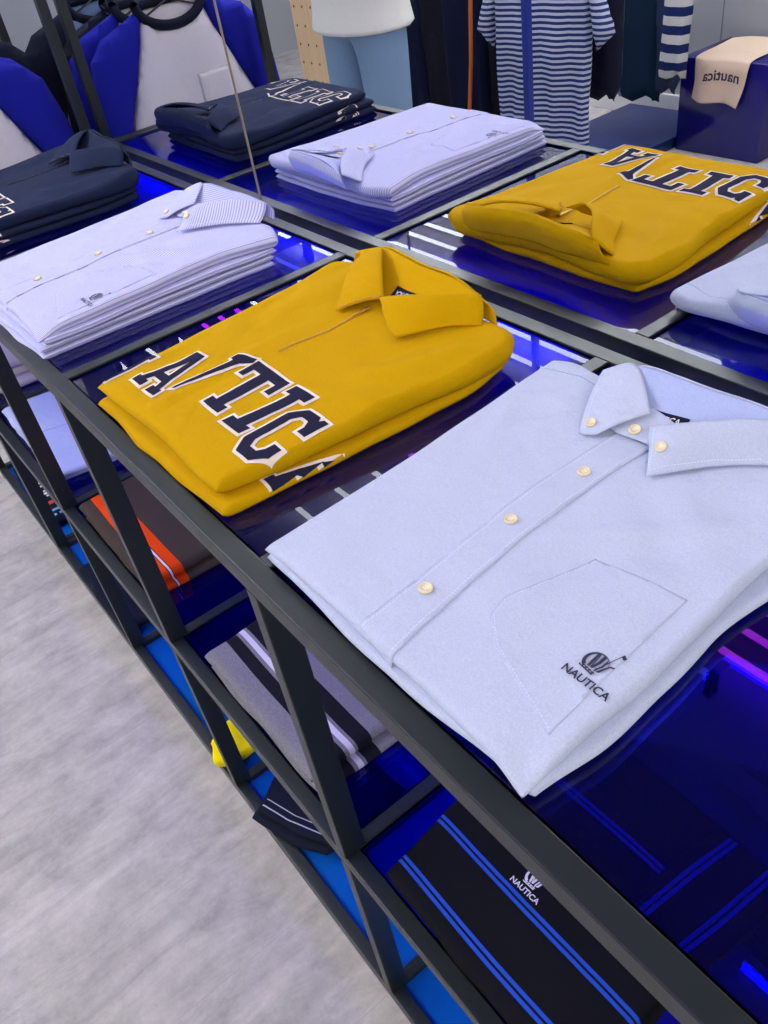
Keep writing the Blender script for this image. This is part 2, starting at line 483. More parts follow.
M_ceil = mat_plain('dark_ceiling', (0.11, 0.10, 0.11, 1), 0.9)

YM = 0.4626          # mirror face
tag(obj('floor', box(-6.2, 3.2, -4.4, 0.6, -0.05, 0), M_floor, smooth=False), kind='structure')
tag(obj('ceiling', box(-6.2, 3.2, -4.4, 0.6, 2.66, 2.74), M_ceil, smooth=False), kind='structure')
tag(obj('wall_back', box(-6.2, 3.2, YM + 0.02, 0.6, 0, 2.66), M_wall, smooth=False), kind='structure')
bm = bmesh.new(); add_box(bm, -4.4, -2.005, -2.76, -2.66, 0, 2.66); add_box(bm, -2.0, 0.6, -2.76, -2.66, 0, 2.66)
tag(obj('wall_front', bm, M_wall, smooth=False), kind='structure')
tag(obj('baseboard_front', box(-4.4, 0.6, -2.66, -2.64, 0, 0.11, bev=.003), M_base, smooth=False), kind='structure')
tag(obj('wall_left', box(-6.2, -6.1, -4.4, YM + .02, 0, 2.66), M_wall, smooth=False), kind='structure')

# mirror: two tall panes with bevelled, tan-edged joint at x = -0.717
mm = bpy.data.materials.new('mirror_silver'); mm.use_nodes = True
nt = mm.node_tree; nt.nodes.remove(nt.nodes['Principled BSDF'])
g = nt.nodes.new('ShaderNodeBsdfGlossy'); g.inputs[0].default_value = (0.90, 0.92, 0.93, 1); g.inputs['Roughness'].default_value = 0.0
nt.links.new(g.outputs[0], nt.nodes['Material Output'].inputs[0])
M_tan = mat_plain('tan_mirror_edge', srgb(176, 160, 140), 0.35, 0.3)
for x0, x1, lab in ((-2.55, -0.7185, 'tall frameless wall mirror left of the joint, behind the far half of the table'),
                    (-0.7155, 1.9, 'tall frameless wall mirror right of the joint, behind the near half of the table')):
    t = empty('wall_mirror', ((x0 + x1) / 2, YM, 0), lab, 'mirror')
    obj('mirror_glass', box(x0, x1, YM, YM + 0.004, 0.02, 2.4), mm, t, smooth=False)
    obj('backing_board', box(x0 + .002, x1 - .002, YM + .004, YM + 0.02, 0.0, 2.4), M_blk, t, smooth=False)
    xe = x1 if x1 < 0 else x0
    s = 1 if x1 < 0 else -1
    obj('polished_edge', box(min(xe, xe - s * .0012), max(xe, xe - s * .0012), YM - 0.0006, YM + 0.004, 0.02, 2.4), M_tan, t, smooth=False)

# ------------------------------------------------------------------ ceiling light tubes (rows run along the table)
TUBE = {}
for nme, c, s in (('white', (0.94, 0.98, 1.0, 1), 38), ('magenta', (0.42, 0.0, 0.9, 1), 11), ('blue', (0.02, 0.03, 1.0, 1), 7)):
    TUBE[nme] = mat_emit(nme + '_led_tube', c, s)
def tube(y, x0, x1, kind, label):
    t = empty('led_tube_light', ((x0 + x1) / 2, y, 2.60), label, 'ceiling light', 'rows of %s light tubes on the ceiling' % kind)
    obj('tube', add_tube(bmesh.new(), [(x0 + .02, y, 2.60), (x1 - .02, y, 2.60)], 0.0118, 12), TUBE[kind], t)
    for xx in (x0, x1 - .025): obj('end_cap', box(xx, xx + .025, y - .018, y + .018, 2.575, 2.66), M_blk, t, smooth=False)
for k, (y, kind) in enumerate(((-.04, 'white'), (-.23, 'white'), (-.41, 'white'), (-.60, 'magenta'), (-.715, 'magenta'), (-.83, 'magenta'), (-.95, 'white'), (-1.11, 'white'),
                (-1.30, 'white'), (-1.48, 'white'), (-1.66, 'white'), (-1.84, 'white'), (-2.03, 'white'), (-2.19, 'white'), (-2.36, 'white'), (-2.53, 'white'))):
    if kind == 'white':
        tube(y, -3.95 if y > -1.5 else -4.75, -1.15 if y > -1.2 else -.6, 'white', 'white light tube on the dark ceiling above the shirt table')
    else:
        tube(y, -3.95, -1.45, 'magenta', 'magenta light tube on the dark ceiling above the shirt table')
        tube(y, -.62, 0.9, 'magenta', 'magenta light tube on the dark ceiling above the shirt table')
for y in (-.05, -.23, -.41, -.60, -.80, -1.0, -1.2, -1.4):
    tube(y, -5.9, -4.0, 'blue', 'blue light tube on the dark ceiling beyond the white ones')
tube(-.49, -1.0, -.33, 'blue', 'short blue light tube on the dark ceiling beside the magenta ones')

# ------------------------------------------------------------------ the display table
BX = [0.47, 0.0, -0.4605, -0.9219, -1.3926]     # left faces of the uprights
D, W, H, CW = 0.4317, 0.0199, 0.90, 0.0177
BD = D + W
ZM, HB = 0.4401, 0.022
table = empty('display_table', (-0.46, 0.22, 0), 'long black steel three-level shelving table with blue acrylic shelves against the mirror', 'display table')
XL, XR = BX[-1], BX[0] + CW
E9 = 0.0012
for nme, z1, h in (('top', H, HB), ('middle', ZM, HB), ('bottom', 0.038, 0.03)):
    for (y0, y1) in ((0, W), (D, BD)):
        obj('rail', box(XL, XR, y0, y1, z1 - h, z1, bev=E9), M_frame, table, smooth=False)
    for x in BX:
        obj('crossbar', box(x, x + CW, W, D, z1 - h, z1, bev=E9), M_frame, table, smooth=False)
for x in BX:
    for (y0, y1) in ((0, 0.029), (BD - 0.029, BD)):
        for z0, z1 in ((0.038, ZM - HB), (ZM, H - HB)):
            obj('leg', box(x, x + CW, y0, y1, z0, z1, bev=E9), M_frame, table, smooth=False)
def shelf_panel(x0, x1, zt, th=0.008, name='glass_shelf', mats=None, y0=W, y1=D):
    bm = box(x0 + .0008, x1 - .0008, y0 + .0008, y1 - .0008, zt - th, zt)
    bm.normal_update()
    for f in bm.faces: f.material_index = 0 if f.normal.z > .5 else (1 if f.normal.z < -.5 else 2)
    return obj(name, bm, mats or [GT, GB, GS], table, smooth=False)
M_azure = mat_plain('azure_acrylic_base', (0.004, 0.10, 0.46, 1), 0.12)
for a, b in zip(BX[1:], BX[:-1]):
    shelf_panel(a + CW, b, H - 0.0035)
    shelf_panel(a + CW, b, ZM - 0.003)
    obj('base_panel', box(a + CW, b, W, D, 0.014, 0.026), M_azure, table, smooth=False)
    for zz in (H, ZM):        # black gasket ring where panel meets frame
        bm = bmesh.new()
        o_ = [bm.verts.new(p + (zz - .0024,)) for p in ((a + CW, W), (b, W), (b, D), (a + CW, D))]
        i_ = [bm.verts.new(p + (zz - .0024,)) for p in ((a + CW + .0022, W + .0022), (b - .0022, W + .0022), (b - .0022, D - .0022), (a + CW + .0022, D - .0022))]
        for k in range(4): bm.faces.new((o_[k], o_[(k + 1) % 4], i_[(k + 1) % 4], i_[k]))
        bmesh.ops.solidify(bm, geom=bm.faces[:], thickness=.0006)
        obj('gasket', bm, M_blackedge, table, smooth=False)
M_bled = mat_emit('blue_led_strip', (0.008, 0.02, 1.0, 1), 62)
for a, b in zip(BX[1:], BX[:-1]):
    for zz in ((H - HB - .004, ZM - HB - .004) if a < -.1 else (H - HB - .004,)):
        obj('led_strip', box(a + CW + .03, b - .03, D - .012, D - .004, zz - .004, zz, bev=.001), M_bled, table, smooth=False)
ZG = H - 0.0035      # top surface of the upper acrylic
ZG2 = ZM - 0.003

# ------------------------------------------------------------------ varsity letters
def quadp(*a): return [Vector(p) for p in a]
LET = {
 'N': [quadp((0, 0), (.34, 0), (.34, .14), (.26, .14), (.26, .8), (.08, .86), (.08, .14), (0, .14)), quadp((0, .86), (.3, .86), (.34, 1), (0, 1)),
       quadp((.08, 1), (.32, 1), (.74, .12), (.74, 0), (.56, 0), (.16, .84)), quadp((.56, 0), (.74, 0), (.74, .86), (.82, .86), (.82, 1), (.5, 1), (.5, .86), (.56, .86))],
 'A': [quadp((0, 0), (.30, 0), (.30, .14), (.22, .14), (.44, .80), (.44, 1), (.26, 1), (.07, .14), (0, .14)),
       quadp((.44, 1), (.44, .80), (.56, .14), (.48, .14), (.48, 0), (.82, 0), (.82, .14), (.75, .14), (.56, 1)),
       quadp((.2, .26), (.62, .26), (.6, .40), (.24, .40))],
 'U': [quadp((0, 1), (0, .86), (.08, .86), (.08, .2), (.22, 0), (.62, 0), (.76, .2), (.76, .86), (.84, .86), (.84, 1), (.5, 1), (.5, .86), (.57, .86), (.57, .24), (.5, .15), (.34, .15), (.27, .24), (.27, .86), (.34, .86), (.34, 1))],
 'T': [quadp((0, 1), (0, .66), (.13, .66), (.13, .84), (.30, .84), (.30, .15), (.2, .15), (.2, 0), (.60, 0), (.60, .15), (.50, .15), (.50, .84), (.67, .84), (.67, .66), (.8, .66), (.8, 1))],
 'I': [quadp((0, 0), (.42, 0), (.42, .15), (.31, .15), (.31, .85), (.42, .85), (.42, 1), (0, 1), (0, .85), (.11, .85), (.11, .15), (0, .15))],
 'C': [quadp((.22, 0), (.60, 0), (.78, .18), (.78, .36), (.58, .36), (.58, .24), (.5, .15), (.32, .15), (.22, .26), (.22, .74), (.32, .85), (.5, .85), (.58, .76), (.58, .66), (.78, .66), (.78, 1), (.66, 1), (.62, .94), (.56, 1), (.22, 1), (0, .80), (0, .2))],
}
def letter(ch, x0, y0, w, h, sh=0.0, rot=0.0):
    mx = max(p.x for q in LET[ch] for p in q); out = []
    c, s = math.cos(rot), math.sin(rot)
    for q in LET[ch]:
        P = []
        for p in q:
            x = p.x / mx * w + p.y * sh; y = p.y * h
            P.append(Vector((x0 + x * c - y * s, y0 + x * s + y * c)))
        out.append(P)
    return out

# ------------------------------------------------------------------ quarter-zip sweatshirt (folded)
def quarter_zip(dx, z0, mats, label, group, n_low=1, zip_mat=None, letter_fill=None, low_label=None, seed=0.0, pull_mat=None):
    body_m, rib_m = mats
    th = 0.0135 if n_low == 1 else 0.0115
    # the garments under the top one
    z = z0
    for q in range(n_low):
        t = empty('folded_sweatshirt', (dx - .17, .18, z), low_label[q], 'sweatshirt', group)
        bm = bmesh.new(); s = 0.004 * (n_low - 1 - q)
        add_slab(bm, [(dx - .330 - s, .009), (dx - .18, .008), (dx - .046 + s, .011)], [(dx - .345, .345), (dx - .17, .352), (dx - .038, .350)],
                 [(dx - .330 - s, .009), (dx - .338, .17), (dx - .345, .345)], [(dx - .046 + s, .011), (dx - .037, .16), (dx - .028, .28), (dx - .038, .350)],
                 z, th, seed=3.1 + q + seed, amp=.0008, wav=.005, k=7)
        body = obj('body', bm, body_m, t)
        B = [bvh_of(body)]
        fill = bmesh.new(); edge = bmesh.new()
        for ch, x0, y0, w, h in (('A', dx - .056, .062, .05, .074), ('C', dx - .104, .055, .042, .074)):
            L = letter(ch, x0, y0, w, h, .006)
            conform([expand(p, .0032) for p in L], B, .0006, mi=0, bm=edge, cell=.0028)
            conform(L, B, .0011, mi=0, bm=fill, cell=.0028)
        if ch:
            obj('letter_edging', edge, M_cream, t); obj('lettering', fill, letter_fill, t)
        z += th + .0010
    # the top one
    t = empty('folded_sweatshirt', (dx - .17, .18, z), label, 'sweatshirt', group)
    zt = z
    def extra(x, y, u, v):
        X = x - dx
        e = 0.0
        e += .0022 * math.exp(-((X + .225 + (y - .1) * .05) / .010) ** 2) * (1 if y < .2 else math.exp(-((y - .2) / .05) ** 2))     # fold through the U
        e -= .0012 * math.exp(-((X + .21 + (y - .1) * .05) / .008) ** 2) * math.exp(-((y - .1) / .08) ** 2)
        e += .006 * math.exp(-((X + .05 - (y - .3) * .5) / .02) ** 2) * math.exp(-((y - .27) / .06) ** 2)
        e -= .004 * math.exp(-((X + .085 - (y - .3) * .4) / .016) ** 2) * math.exp(-((y - .27) / .06) ** 2)
        e += .0016 * math.sin(X * 60 - y * 110) * math.exp(-((X + .10) / .07) ** 2) * math.exp(-((y - .22) / .06) ** 2)
        e += .0012 * math.sin(X * 90 + y * 60) * math.exp(-((X + .30) / .05) ** 2)
        e += .004 * math.exp(-((X + .29) / .02) ** 2) * math.exp(-((y - .3) / .06) ** 2)
        return e
    bm = bmesh.new()
    hh = lambda u, v: .0185 + .009 * v - .003 * math.exp(-((u - 1) / .15) ** 2)
    add_slab(bm, [(dx - .334, .018), (dx - .2, .020), (dx - .1, .018), (dx - .062, .019)],
             [(dx - .350, .355), (dx - .315, .374), (dx - .27, .368), (dx - .18, .356), (dx - .09, .366), (dx - .045, .366), (dx - .024, .345)],
             [(dx - .334, .018), (dx - .336, .12), (dx - .342, .25), (dx - .350, .355)],
             [(dx - .062, .020), (dx - .050, .08), (dx - .044, .14), (dx - .034, .22), (dx - .022, .29), (dx - .024, .345)],
             zt, hh, seed=1.3 + seed, amp=.0034, wav=.004, k=7, r=.016, top_extra=extra, n=80, m=84)
    body = obj('body', bm, body_m, t)
    B = [bvh_of(body)]
    # lettering
    fill = bmesh.new(); edge = bmesh.new()
    rows = (('N', -.360, .026, .042, .060, .004, 0), ('A', -.294, .046, .050, .075, -.004, .02), ('T', -.203, .077, .063, .078, -.004, -.02),
            ('I', -.141, .072, .034, .082, .010, .0), ('C', -.098, .056, .042, .082, .004, .03))
    Ls = []
    for ch, x0, y0, w, h, sh, rot in rows: Ls += letter(ch, dx + x0, y0, w, h, sh, rot)
    # the U lies squeezed into the fold
    U = [quadp((-.238, .066), (-.232, .068), (-.224, .100), (-.217, .138), (-.207, .149), (-.210, .156), (-.234, .146), (-.235, .138), (-.227, .136), (-.232, .10))]
    Ls += [[Vector((p.x + dx, p.y)) for p in q] for q in U]
    conform([expand(p, .0034) for p in Ls], B, .0008, bm=edge, cell=.0028)
    conform(Ls, B, .0013, bm=fill, cell=.0028)
    obj('letter_edging', edge, M_cream, t); obj('lettering', fill, letter_fill, t)
    # zip: tape, teeth line, puller
    zx = [(dx - .206, .180), (dx - .202, .222), (dx - .200, .265), (dx - .203, .298)]
    zs_ = [catmull([Vector(p) for p in zx], k / 12) for k in range(13)]
    bm = conform(ribbon(zs_, .0026), B, .0006, skirt=.0008, cell=.004)
    zp = obj('zip', bm, zip_mat, t)
    bm = conform(ribbon(zs_, .0011), B, .0014, skirt=.0008, cell=.004)
    obj('zip_teeth', bm, pull_mat, zp)
    bm = conform(ribbon([(zx[0][0] - .007, .182), (zx[0][0] - .009, .30)], .0008, dash=.004), B, .0007)
    conform(ribbon([(zx[0][0] + .007, .182), (zx[0][0] + .006, .275)], .0008, dash=.004), B, .0007, bm=bm)
    obj('stitching', bm, rib_m, t)
    zs = B[0].ray_cast(Vector((dx - .2, .30, 3)), Vector((0, 0, -1)))[0].z
    bm = bmesh.new(); add_box(bm, dx - .2040, dx - .1980, .292, .300, zs + .001, zs + .004, bev=.0008)
    add_box(bm, dx - .2022, dx - .1992, .276, .2925, zs + .0015, zs + .003, bev=.0006)
    obj('zip_puller', bm, pull_mat, zp)
    # collar
    zc = zs - .955 + .001
    K = lambda L: [(dx + x, y, zz + zc) for x, y, zz in L]
    bm = bmesh.new()        # left wing, from the standing fold down to its point
    sheet(bm, [K([(-.270, .378, .980), (-.247, .359, .984), (-.222, .339, .981), (-.203, .324, .975), (-.186, .311, .967)]),
               K([(-.279, .372, .979), (-.257, .349, .982), (-.234, .327, .979), (-.215, .310, .973), (-.199, .298, .966)]),
               K([(-.286, .363, .975), (-.267, .339, .977), (-.246, .317, .973), (-.227, .298, .968), (-.210, .287, .963)]),
               K([(-.293, .352, .968), (-.277, .329, .968), (-.257, .306, .965), (-.240, .287, .961), (-.225, .270, .9575)])], .0045)
    lw = obj('collar', bm, body_m, t)
    bm = bmesh.new()        # right wing
    sheet(bm, [K([(-.184, .304, .972), (-.160, .302, .981), (-.128, .322, .984), (-.108, .345, .982), (-.088, .366, .976)]),
               K([(-.172, .298, .969), (-.150, .295, .976), (-.122, .312, .977), (-.102, .338, .975), (-.081, .362, .969)]),
               K([(-.166, .294, .965), (-.143, .288, .967), (-.115, .304, .967), (-.097, .331, .966), (-.076, .357, .962)]),
               K([(-.146, .285, .960), (-.131, .280, .960), (-.112, .298, .960), (-.095, .326, .960), (-.073, .352, .957)]),
               K([(-.121, .274, .957), (-.119, .277, .957), (-.109, .297, .957), (-.094, .324, .957), (-.071, .350, .954)])], .0045)
    obj('collar', bm, body_m, t)
    bm = bmesh.new()        # inside of the back collar, rim to neck
    sheet(bm, [K([(-.300, .363, .975), (-.270, .377, .981), (-.225, .371, .984), (-.180, .365, .985), (-.135, .368, .983), (-.088, .367, .976)]),
               K([(-.285, .352, .968), (-.262, .362, .972), (-.222, .358, .972), (-.180, .352, .972), (-.138, .354, .974), (-.095, .352, .972)]),
               K([(-.262, .338, .960), (-.244, .342, .960), (-.215, .341, .960), (-.182, .336, .960), (-.148, .330, .964), (-.105, .338, .966)]),
               K([(-.240, .326, .953), (-.228, .325, .953), (-.208, .322, .953), (-.185, .318, .953), (-.160, .312, .956), (-.120, .320, .960)])], .003)
    bk = obj('collar_back', bm, body_m, t)
    bm = bmesh.new()        # outside of the back collar: rim down to the shoulders
    sheet(bm, [K([(-.305, .360, .972), (-.270, .379, .981), (-.225, .373, .985), (-.180, .367, .986), (-.135, .370, .984), (-.082, .364, .973)]),
               K([(-.312, .362, .962), (-.272, .386, .972), (-.225, .380, .975), (-.180, .374, .976), (-.135, .377, .974), (-.072, .368, .963)]),
               K([(-.318, .360, .950), (-.274, .382, .952), (-.225, .374, .952), (-.180, .368, .952), (-.135, .371, .952), (-.064, .364, .950)])], .003)
    obj('collar_back', bm, body_m, t)
    # ribbed edging on the wing points and the neck label
    Bc = [bvh_of(lw)]
    bm = conform(ribbon([(dx - .2240, .2720), (dx - .2105, .2875), (dx - .1995, .2985), (dx - .1875, .3105)], .0028), Bc, .0012, skirt=.001)
    obj('collar_trim', bm, zip_mat, t)
    Bb = [bvh_of(bk)]
    q = [Vector((dx - .199, .327)), Vector((dx - .158, .322)), Vector((dx - .160, .338)), Vector((dx - .200, .343))]
    lab = obj('neck_label', conform([q], Bb, .0022, skirt=.0015, cell=.004), M_lab, t)
    tr, w = text_tris('NAUTICA', .0075, (dx - .161, .3355), PI - .07, .00015, 1.0)
    obj('label_text', conform(tr, Bb, .0028, cell=.004), M_wthread, lab)
    return t, B

quarter_zip(-0.0, ZG, (M_yel, M_yel2), 'mustard yellow quarter-zip sweatshirt with navy block letters, folded on top of its pair', 'mustard quarter-zip stack',
            1, M_yelzip, M_navyfill, ['mustard yellow folded sweatshirt lying on the shelf directly under the lettered top one'], 0.0, M_brass)
quarter_zip(-0.920, ZG, (M_navy, M_navy), 'dark navy quarter-zip sweatshirt with white outlined letters, topmost of its stack beyond the pinstripe shirts', 'navy quarter-zip stack',
            2, M_navyzip, M_navy, ['dark navy folded sweatshirt at the bottom of the navy stack on the far bay', 'dark navy folded sweatshirt in the middle of the navy stack on the far bay'], 5.0, M_blk)

for o in bpy.data.objects:
    if o.name.startswith('folded_sweatshirt'): o.location.x -= .019; o.location.y += .011

# ------------------------------------------------------------------ sail emblem + word, embroidered
def emblem(ox, oy, s, ang, word_ang, woff, wsize, mat, parent, B, off=.0009):
    """round sail emblem over the word; local frame x along the word, y up"""
    c, sn = math.cos(ang), math.sin(ang)
    T = lambda P: [Vector((ox + (x * c - y * sn) * s, oy + (x * sn + y * c) * s)) for x, y in P]
    polys = []
    def arc(cx, cy, r, a0, a1, w0, w1, n=10):
        for k in range(n):
            t0, t1 = k / n, (k + 1) / n
            A0, A1 = a0 + (a1 - a0) * t0, a0 + (a1 - a0) * t1
            wa, wb = w0 + (w1 - w0) * t0, w0 + (w1 - w0) * t1
            polys.append(T([(cx + r * math.cos(A0), cy + r * math.sin(A0)), (cx + r * math.cos(A1), cy + r * math.sin(A1)),
                            (cx + (r - wb) * math.cos(A1), cy + (r - wb) * math.sin(A1)), (cx + (r - wa) * math.cos(A0), cy + (r - wa) * math.sin(A0))]))
    arc(0, 0, .5, math.radians(60), math.radians(150), .03, .10); arc(0, 0, .5, math.radians(150), math.radians(235), .10, .16)
    arc(0, .0, .5, math.radians(20), math.radians(60), .02, .03, 4)
    polys.append(T([(-.26, .40), (-.17, .42), (-.10, .10), (-.02, -.28), (-.12, -.30), (-.20, .0)]))       # left sail band
    polys.append(T([(-.02, .45), (.12, .44), (.16, .10), (.12, -.25), (.02, -.28), (.04, .10)]))          # middle sail band
    polys.append(T([(-.17, .40), (-.12, .40), (.06, -.24), (.02, -.28)]))
    polys.append(T([(.22, .40), (.30, .33), (.34, .05), (.24, -.24), (.20, -.24), (.26, .06)]))
    polys.append(T([(.22, -.30), (.27, -.32), (.40, .98), (.37, 1.0)])); polys.append(T([(.30, -.28), (.42, -.22), (.52, .30), (.47, .32)]))
    polys.append(T([(.36, .90), (.37, 1.06), (.55, 1.0), (.52, .86)])); polys.append(T([(.44, .28), (.60, .40), (.62, .32), (.50, .22)]))                                       # pennant
    for k in range(4): polys.append(T([(-.30 + k * .16, -.36), (-.22 + k * .16, -.44), (-.12 + k * .16, -.36), (-.20 + k * .16, -.33)]))
    polys.append(T([(-.40, -.43), (.36, -.43), (.30, -.49), (-.34, -.49)]))
    obj('sail_emblem', conform(polys, B, off, cell=.004), mat, parent)
    tr, w = text_tris('NAUTICA', wsize, woff, word_ang, wsize * .022)
    obj('embroidered_word', conform(tr, B, off, cell=.004), mat, parent)
    return w

# ------------------------------------------------------------------ button-down oxford shirt (folded)
def button_shirt(dx, zb, mats, label, group, lows=(), low_labels=(), seed=0.0, big_logo=True, rotz=0.0, stitch=None, seam=None):
    bm_, in_ = mats
    z = zb
    for q, lab in enumerate(low_labels):
        t = empty('folded_shirt', (dx + .17, .18, z), lab, 'shirt', group)
        bm = bmesh.new(); s = .003 * (len(low_labels) - q)
        add_slab(bm, [(dx + .026 - s * .3, .006 - s * .5), (dx + .17, .002 - s * .5), (dx + .312 + s, .008 - s * .5)], [(dx + .004, .355), (dx + .17, .358), (dx + .325 + s * .5, .345)],
                 [(dx + .026 - s * .3, .006 - s * .5), (dx + .015, .18), (dx + .004, .355)], [(dx + .312 + s, .008 - s * .5), (dx + .316 + s, .18), (dx + .325 + s * .5, .345)],
                 z, .0062, seed=7 + q + seed, amp=.0003, wav=.003)
        add_slab(bm, [(dx + .03, .012), (dx + .306, .014)], [(dx + .01, .35), (dx + .31, .34)], [(dx + .03, .012), (dx + .01, .35)], [(dx + .306, .014), (dx + .31, .34)],
                 z + .0040, .004, seed=9 + q + seed, amp=.0003, wav=.003)
        obj('body', bm, bm_, t); z += .0086
    t = empty('folded_shirt', (dx + .17, .18, z), label, 'shirt', group)
    def extra(x, y, u, v):
        X = x - dx; e = 0
        e += .0030 * math.exp(-((X - .21 - (y - .2) * .9) / .012) ** 2) * math.exp(-((y - .22) / .06) ** 2)
        e -= .0024 * math.exp(-((X - .245 - (y - .2) * .7) / .016) ** 2) * math.exp(-((y - .19) / .05) ** 2)
        e += .0022 * math.exp(-((X - .075 + (y - .2) * .6) / .018) ** 2) * math.exp(-((y - .25) / .07) ** 2)
        e -= .0020 * math.exp(-((X - .05 + (y - .2) * .5) / .014) ** 2) * math.exp(-((y - .28) / .07) ** 2)
        e += .0013 * math.sin(X * 120 - y * 75 + seed) * math.exp(-((X - .06) / .05) ** 2) * math.exp(-((y - .30) / .05) ** 2)
        e += .0012 * math.sin(X * 60 + y * 95) * math.exp(-((X - .25) / .05) ** 2) * math.exp(-((y - .24) / .07) ** 2)
        e += .0012 * math.sin(X * 70 + y * 55 + seed) * math.exp(-((y - .12) / .12) ** 2) * .6
        return e
    bm = bmesh.new()
    # under fold, peeping out along the right edge and the front
    add_slab(bm, [(dx + .020, .012), (dx + .17, .008), (dx + .318, .014)], [(dx + .006, .352), (dx + .17, .352), (dx + .332, .35)],
             [(dx + .020, .012), (dx + .021, .10), (dx + .017, .20), (dx + .008, .352)], [(dx + .318, .014), (dx + .325, .09), (dx + .320, .20), (dx + .332, .35)],
             z, .0085, seed=4 + seed, amp=.0005, wav=.004)
    def hh(u, v):
        return .0125 + .004 * v - .006 * math.exp(-((u - 1) ** 2 + v ** 2) / .006) - .001 * math.exp(-(v / .07) ** 2)
    def zz(u, v):
        return z + .0078 - .0035 * math.exp(-((u - 1) ** 2 + v ** 2) / .008)
    add_slab(bm, [(dx + .022, .012), (dx + .10, .013), (dx + .19, .013), (dx + .26, .011), (dx + .315, .008)],
             [(dx + .004, .362), (dx + .03, .372), (dx + .075, .366), (dx + .12, .362), (dx + .17, .360), (dx + .23, .364), (dx + .29, .37), (dx + .335, .352)],
             [(dx + .022, .012), (dx + .021, .10), (dx + .019, .18), (dx + .012, .28), (dx + .006, .362)],
             [(dx + .315, .008), (dx + .317, .08), (dx + .314, .17), (dx + .312, .27), (dx + .335, .352)],
             zz, hh, seed=2 + seed, amp=.0020, wav=.003, k=8, r=.008, top_extra=extra, n=84, m=90)
    body = obj('body', bm, bm_, t)
    B = [bvh_of(body)]
    top = lambda x, y: B[0].ray_cast(Vector((x, y, 3)), Vector((0, 0, -1)))[0].z
    # placket: a raised band running from hem to neck, sagging slightly
    pl = [(.162, .016), (.160, .07), (.151, .16), (.148, .24), (.151, .305)]
    L = [(dx + x - .0155, y) for x, y in pl]; Rr = [(dx + x + .0195, y) for x, y in pl]
    Rr[0] = (dx + .187, .012); Rr[1] = (dx + .180, .06)
    L = [tuple(catmull([Vector(p) for p in L], k / 20)) for k in range(21)]; Rr = [tuple(catmull([Vector(p) for p in Rr], k / 20)) for k in range(21)]
    bm = conform([L + Rr[::-1]], B, .0013, skirt=.0016, cell=.004)
    plk = obj('placket', bm, bm_, t)
    BP = [bvh_of(plk)] + B
    bm = bmesh.new()
    conform(ribbon([(p[0] + .0035, p[1]) for p in L], .0006, dash=.0028), BP, .0004, bm=bm)
    conform(ribbon([(p[0] - .0035, p[1]) for p in Rr], .0006, dash=.0028), BP, .0004, bm=bm)
    obj('stitching', bm, stitch, t)
    # chest pocket
    pk = [(dx + .2215, .178), (dx + .204, .102), (dx + .208, .086), (dx + .230, .068), (dx + .302, .044), (dx + .2985, .10), (dx + .293, .188)]
    bm = conform([pk], B, .0005, skirt=.0006, cell=.004)
    pko = obj('pocket', bm, bm_, t)
    BP2 = [bvh_of(pko)] + B
    bm = bmesh.new()
    ins = [(p.x, p.y) for p in expand(pk, -.0022)]
    conform(ribbon(ins[:5], .0005, dash=.0028), BP2, .0004, bm=bm)
    obj('stitching', bm, stitch, pko)
    # buttons
    for x, y in ((.157, .070), (.150, .163), (.151, .245)):
        button(t, dx + x, y, bvh_of(plk), M_btn, M_hole)
    # shoulder yoke seam and hem stitch
    bm = conform(ribbon([(dx + .012, .34), (dx + .05, .352), (dx + .085, .345)], .0007), B, .0004)
    obj('yoke_seam', bm, seam, t)
    # collar
    z9 = top(dx + .15, .28) - .9325
    K = lambda L: [(dx + x, y, q + z9) for x, y, q in L]
    bm = bmesh.new()         # neck stand with the top button
    sheet(bm, [K([(.118, .306, .9345), (.140, .300, .9365), (.162, .303, .9365), (.184, .302, .9345)]),
               K([(.114, .322, .940), (.138, .318, .942), (.160, .320, .942), (.186, .314, .940)]),
               K([(.110, .338, .944), (.136, .336, .946), (.158, .334, .946), (.190, .326, .944)])], .002)
    stand = obj('collar_stand', bm, bm_, t)
    bm = bmesh.new()         # left wing
    sheet(bm, [K([(.078, .352, .950), (.092, .366, .956), (.106, .366, .957), (.128, .348, .954), (.152, .325, .949)]),
               K([(.083, .338, .948), (.094, .346, .953), (.108, .346, .954), (.127, .333, .951), (.147, .317, .948)]),
               K([(.090, .322, .944), (.099, .325, .948), (.110, .324, .949), (.126, .316, .948), (.142, .309, .946)]),
               K([(.100, .303, .9395), (.107, .302, .942), (.114, .302, .943), (.125, .301, .943), (.136, .301, .943)]),
               K([(.113, .281, .9350), (.116, .281, .9352), (.119, .282, .9355), (.123, .284, .9358), (.127, .287, .9362)])], .0022)
    lw = obj('collar', bm, bm_, t)
    bm = bmesh.new()         # right wing
    sheet(bm, [K([(.163, .310, .949), (.182, .316, .957), (.205, .337, .959), (.228, .361, .958), (.262, .385, .950)]),
               K([(.170, .300, .947), (.189, .305, .953), (.212, .329, .954), (.236, .354, .953), (.268, .379, .946)]),
               K([(.177, .292, .944), (.194, .297, .948), (.216, .323, .948), (.240, .348, .947), (.272, .373, .942)]),
               K([(.184, .283, .940), (.197, .290, .942), (.219, .317, .942), (.243, .342, .941), (.275, .367, .938)]),
               K([(.192, .270, .9350), (.200, .281, .9355), (.221, .311, .936), (.246, .336, .936), (.278, .360, .935)])], .0022)
    rw = obj('collar', bm, bm_, t)
    bm = bmesh.new()         # inner back of the collar
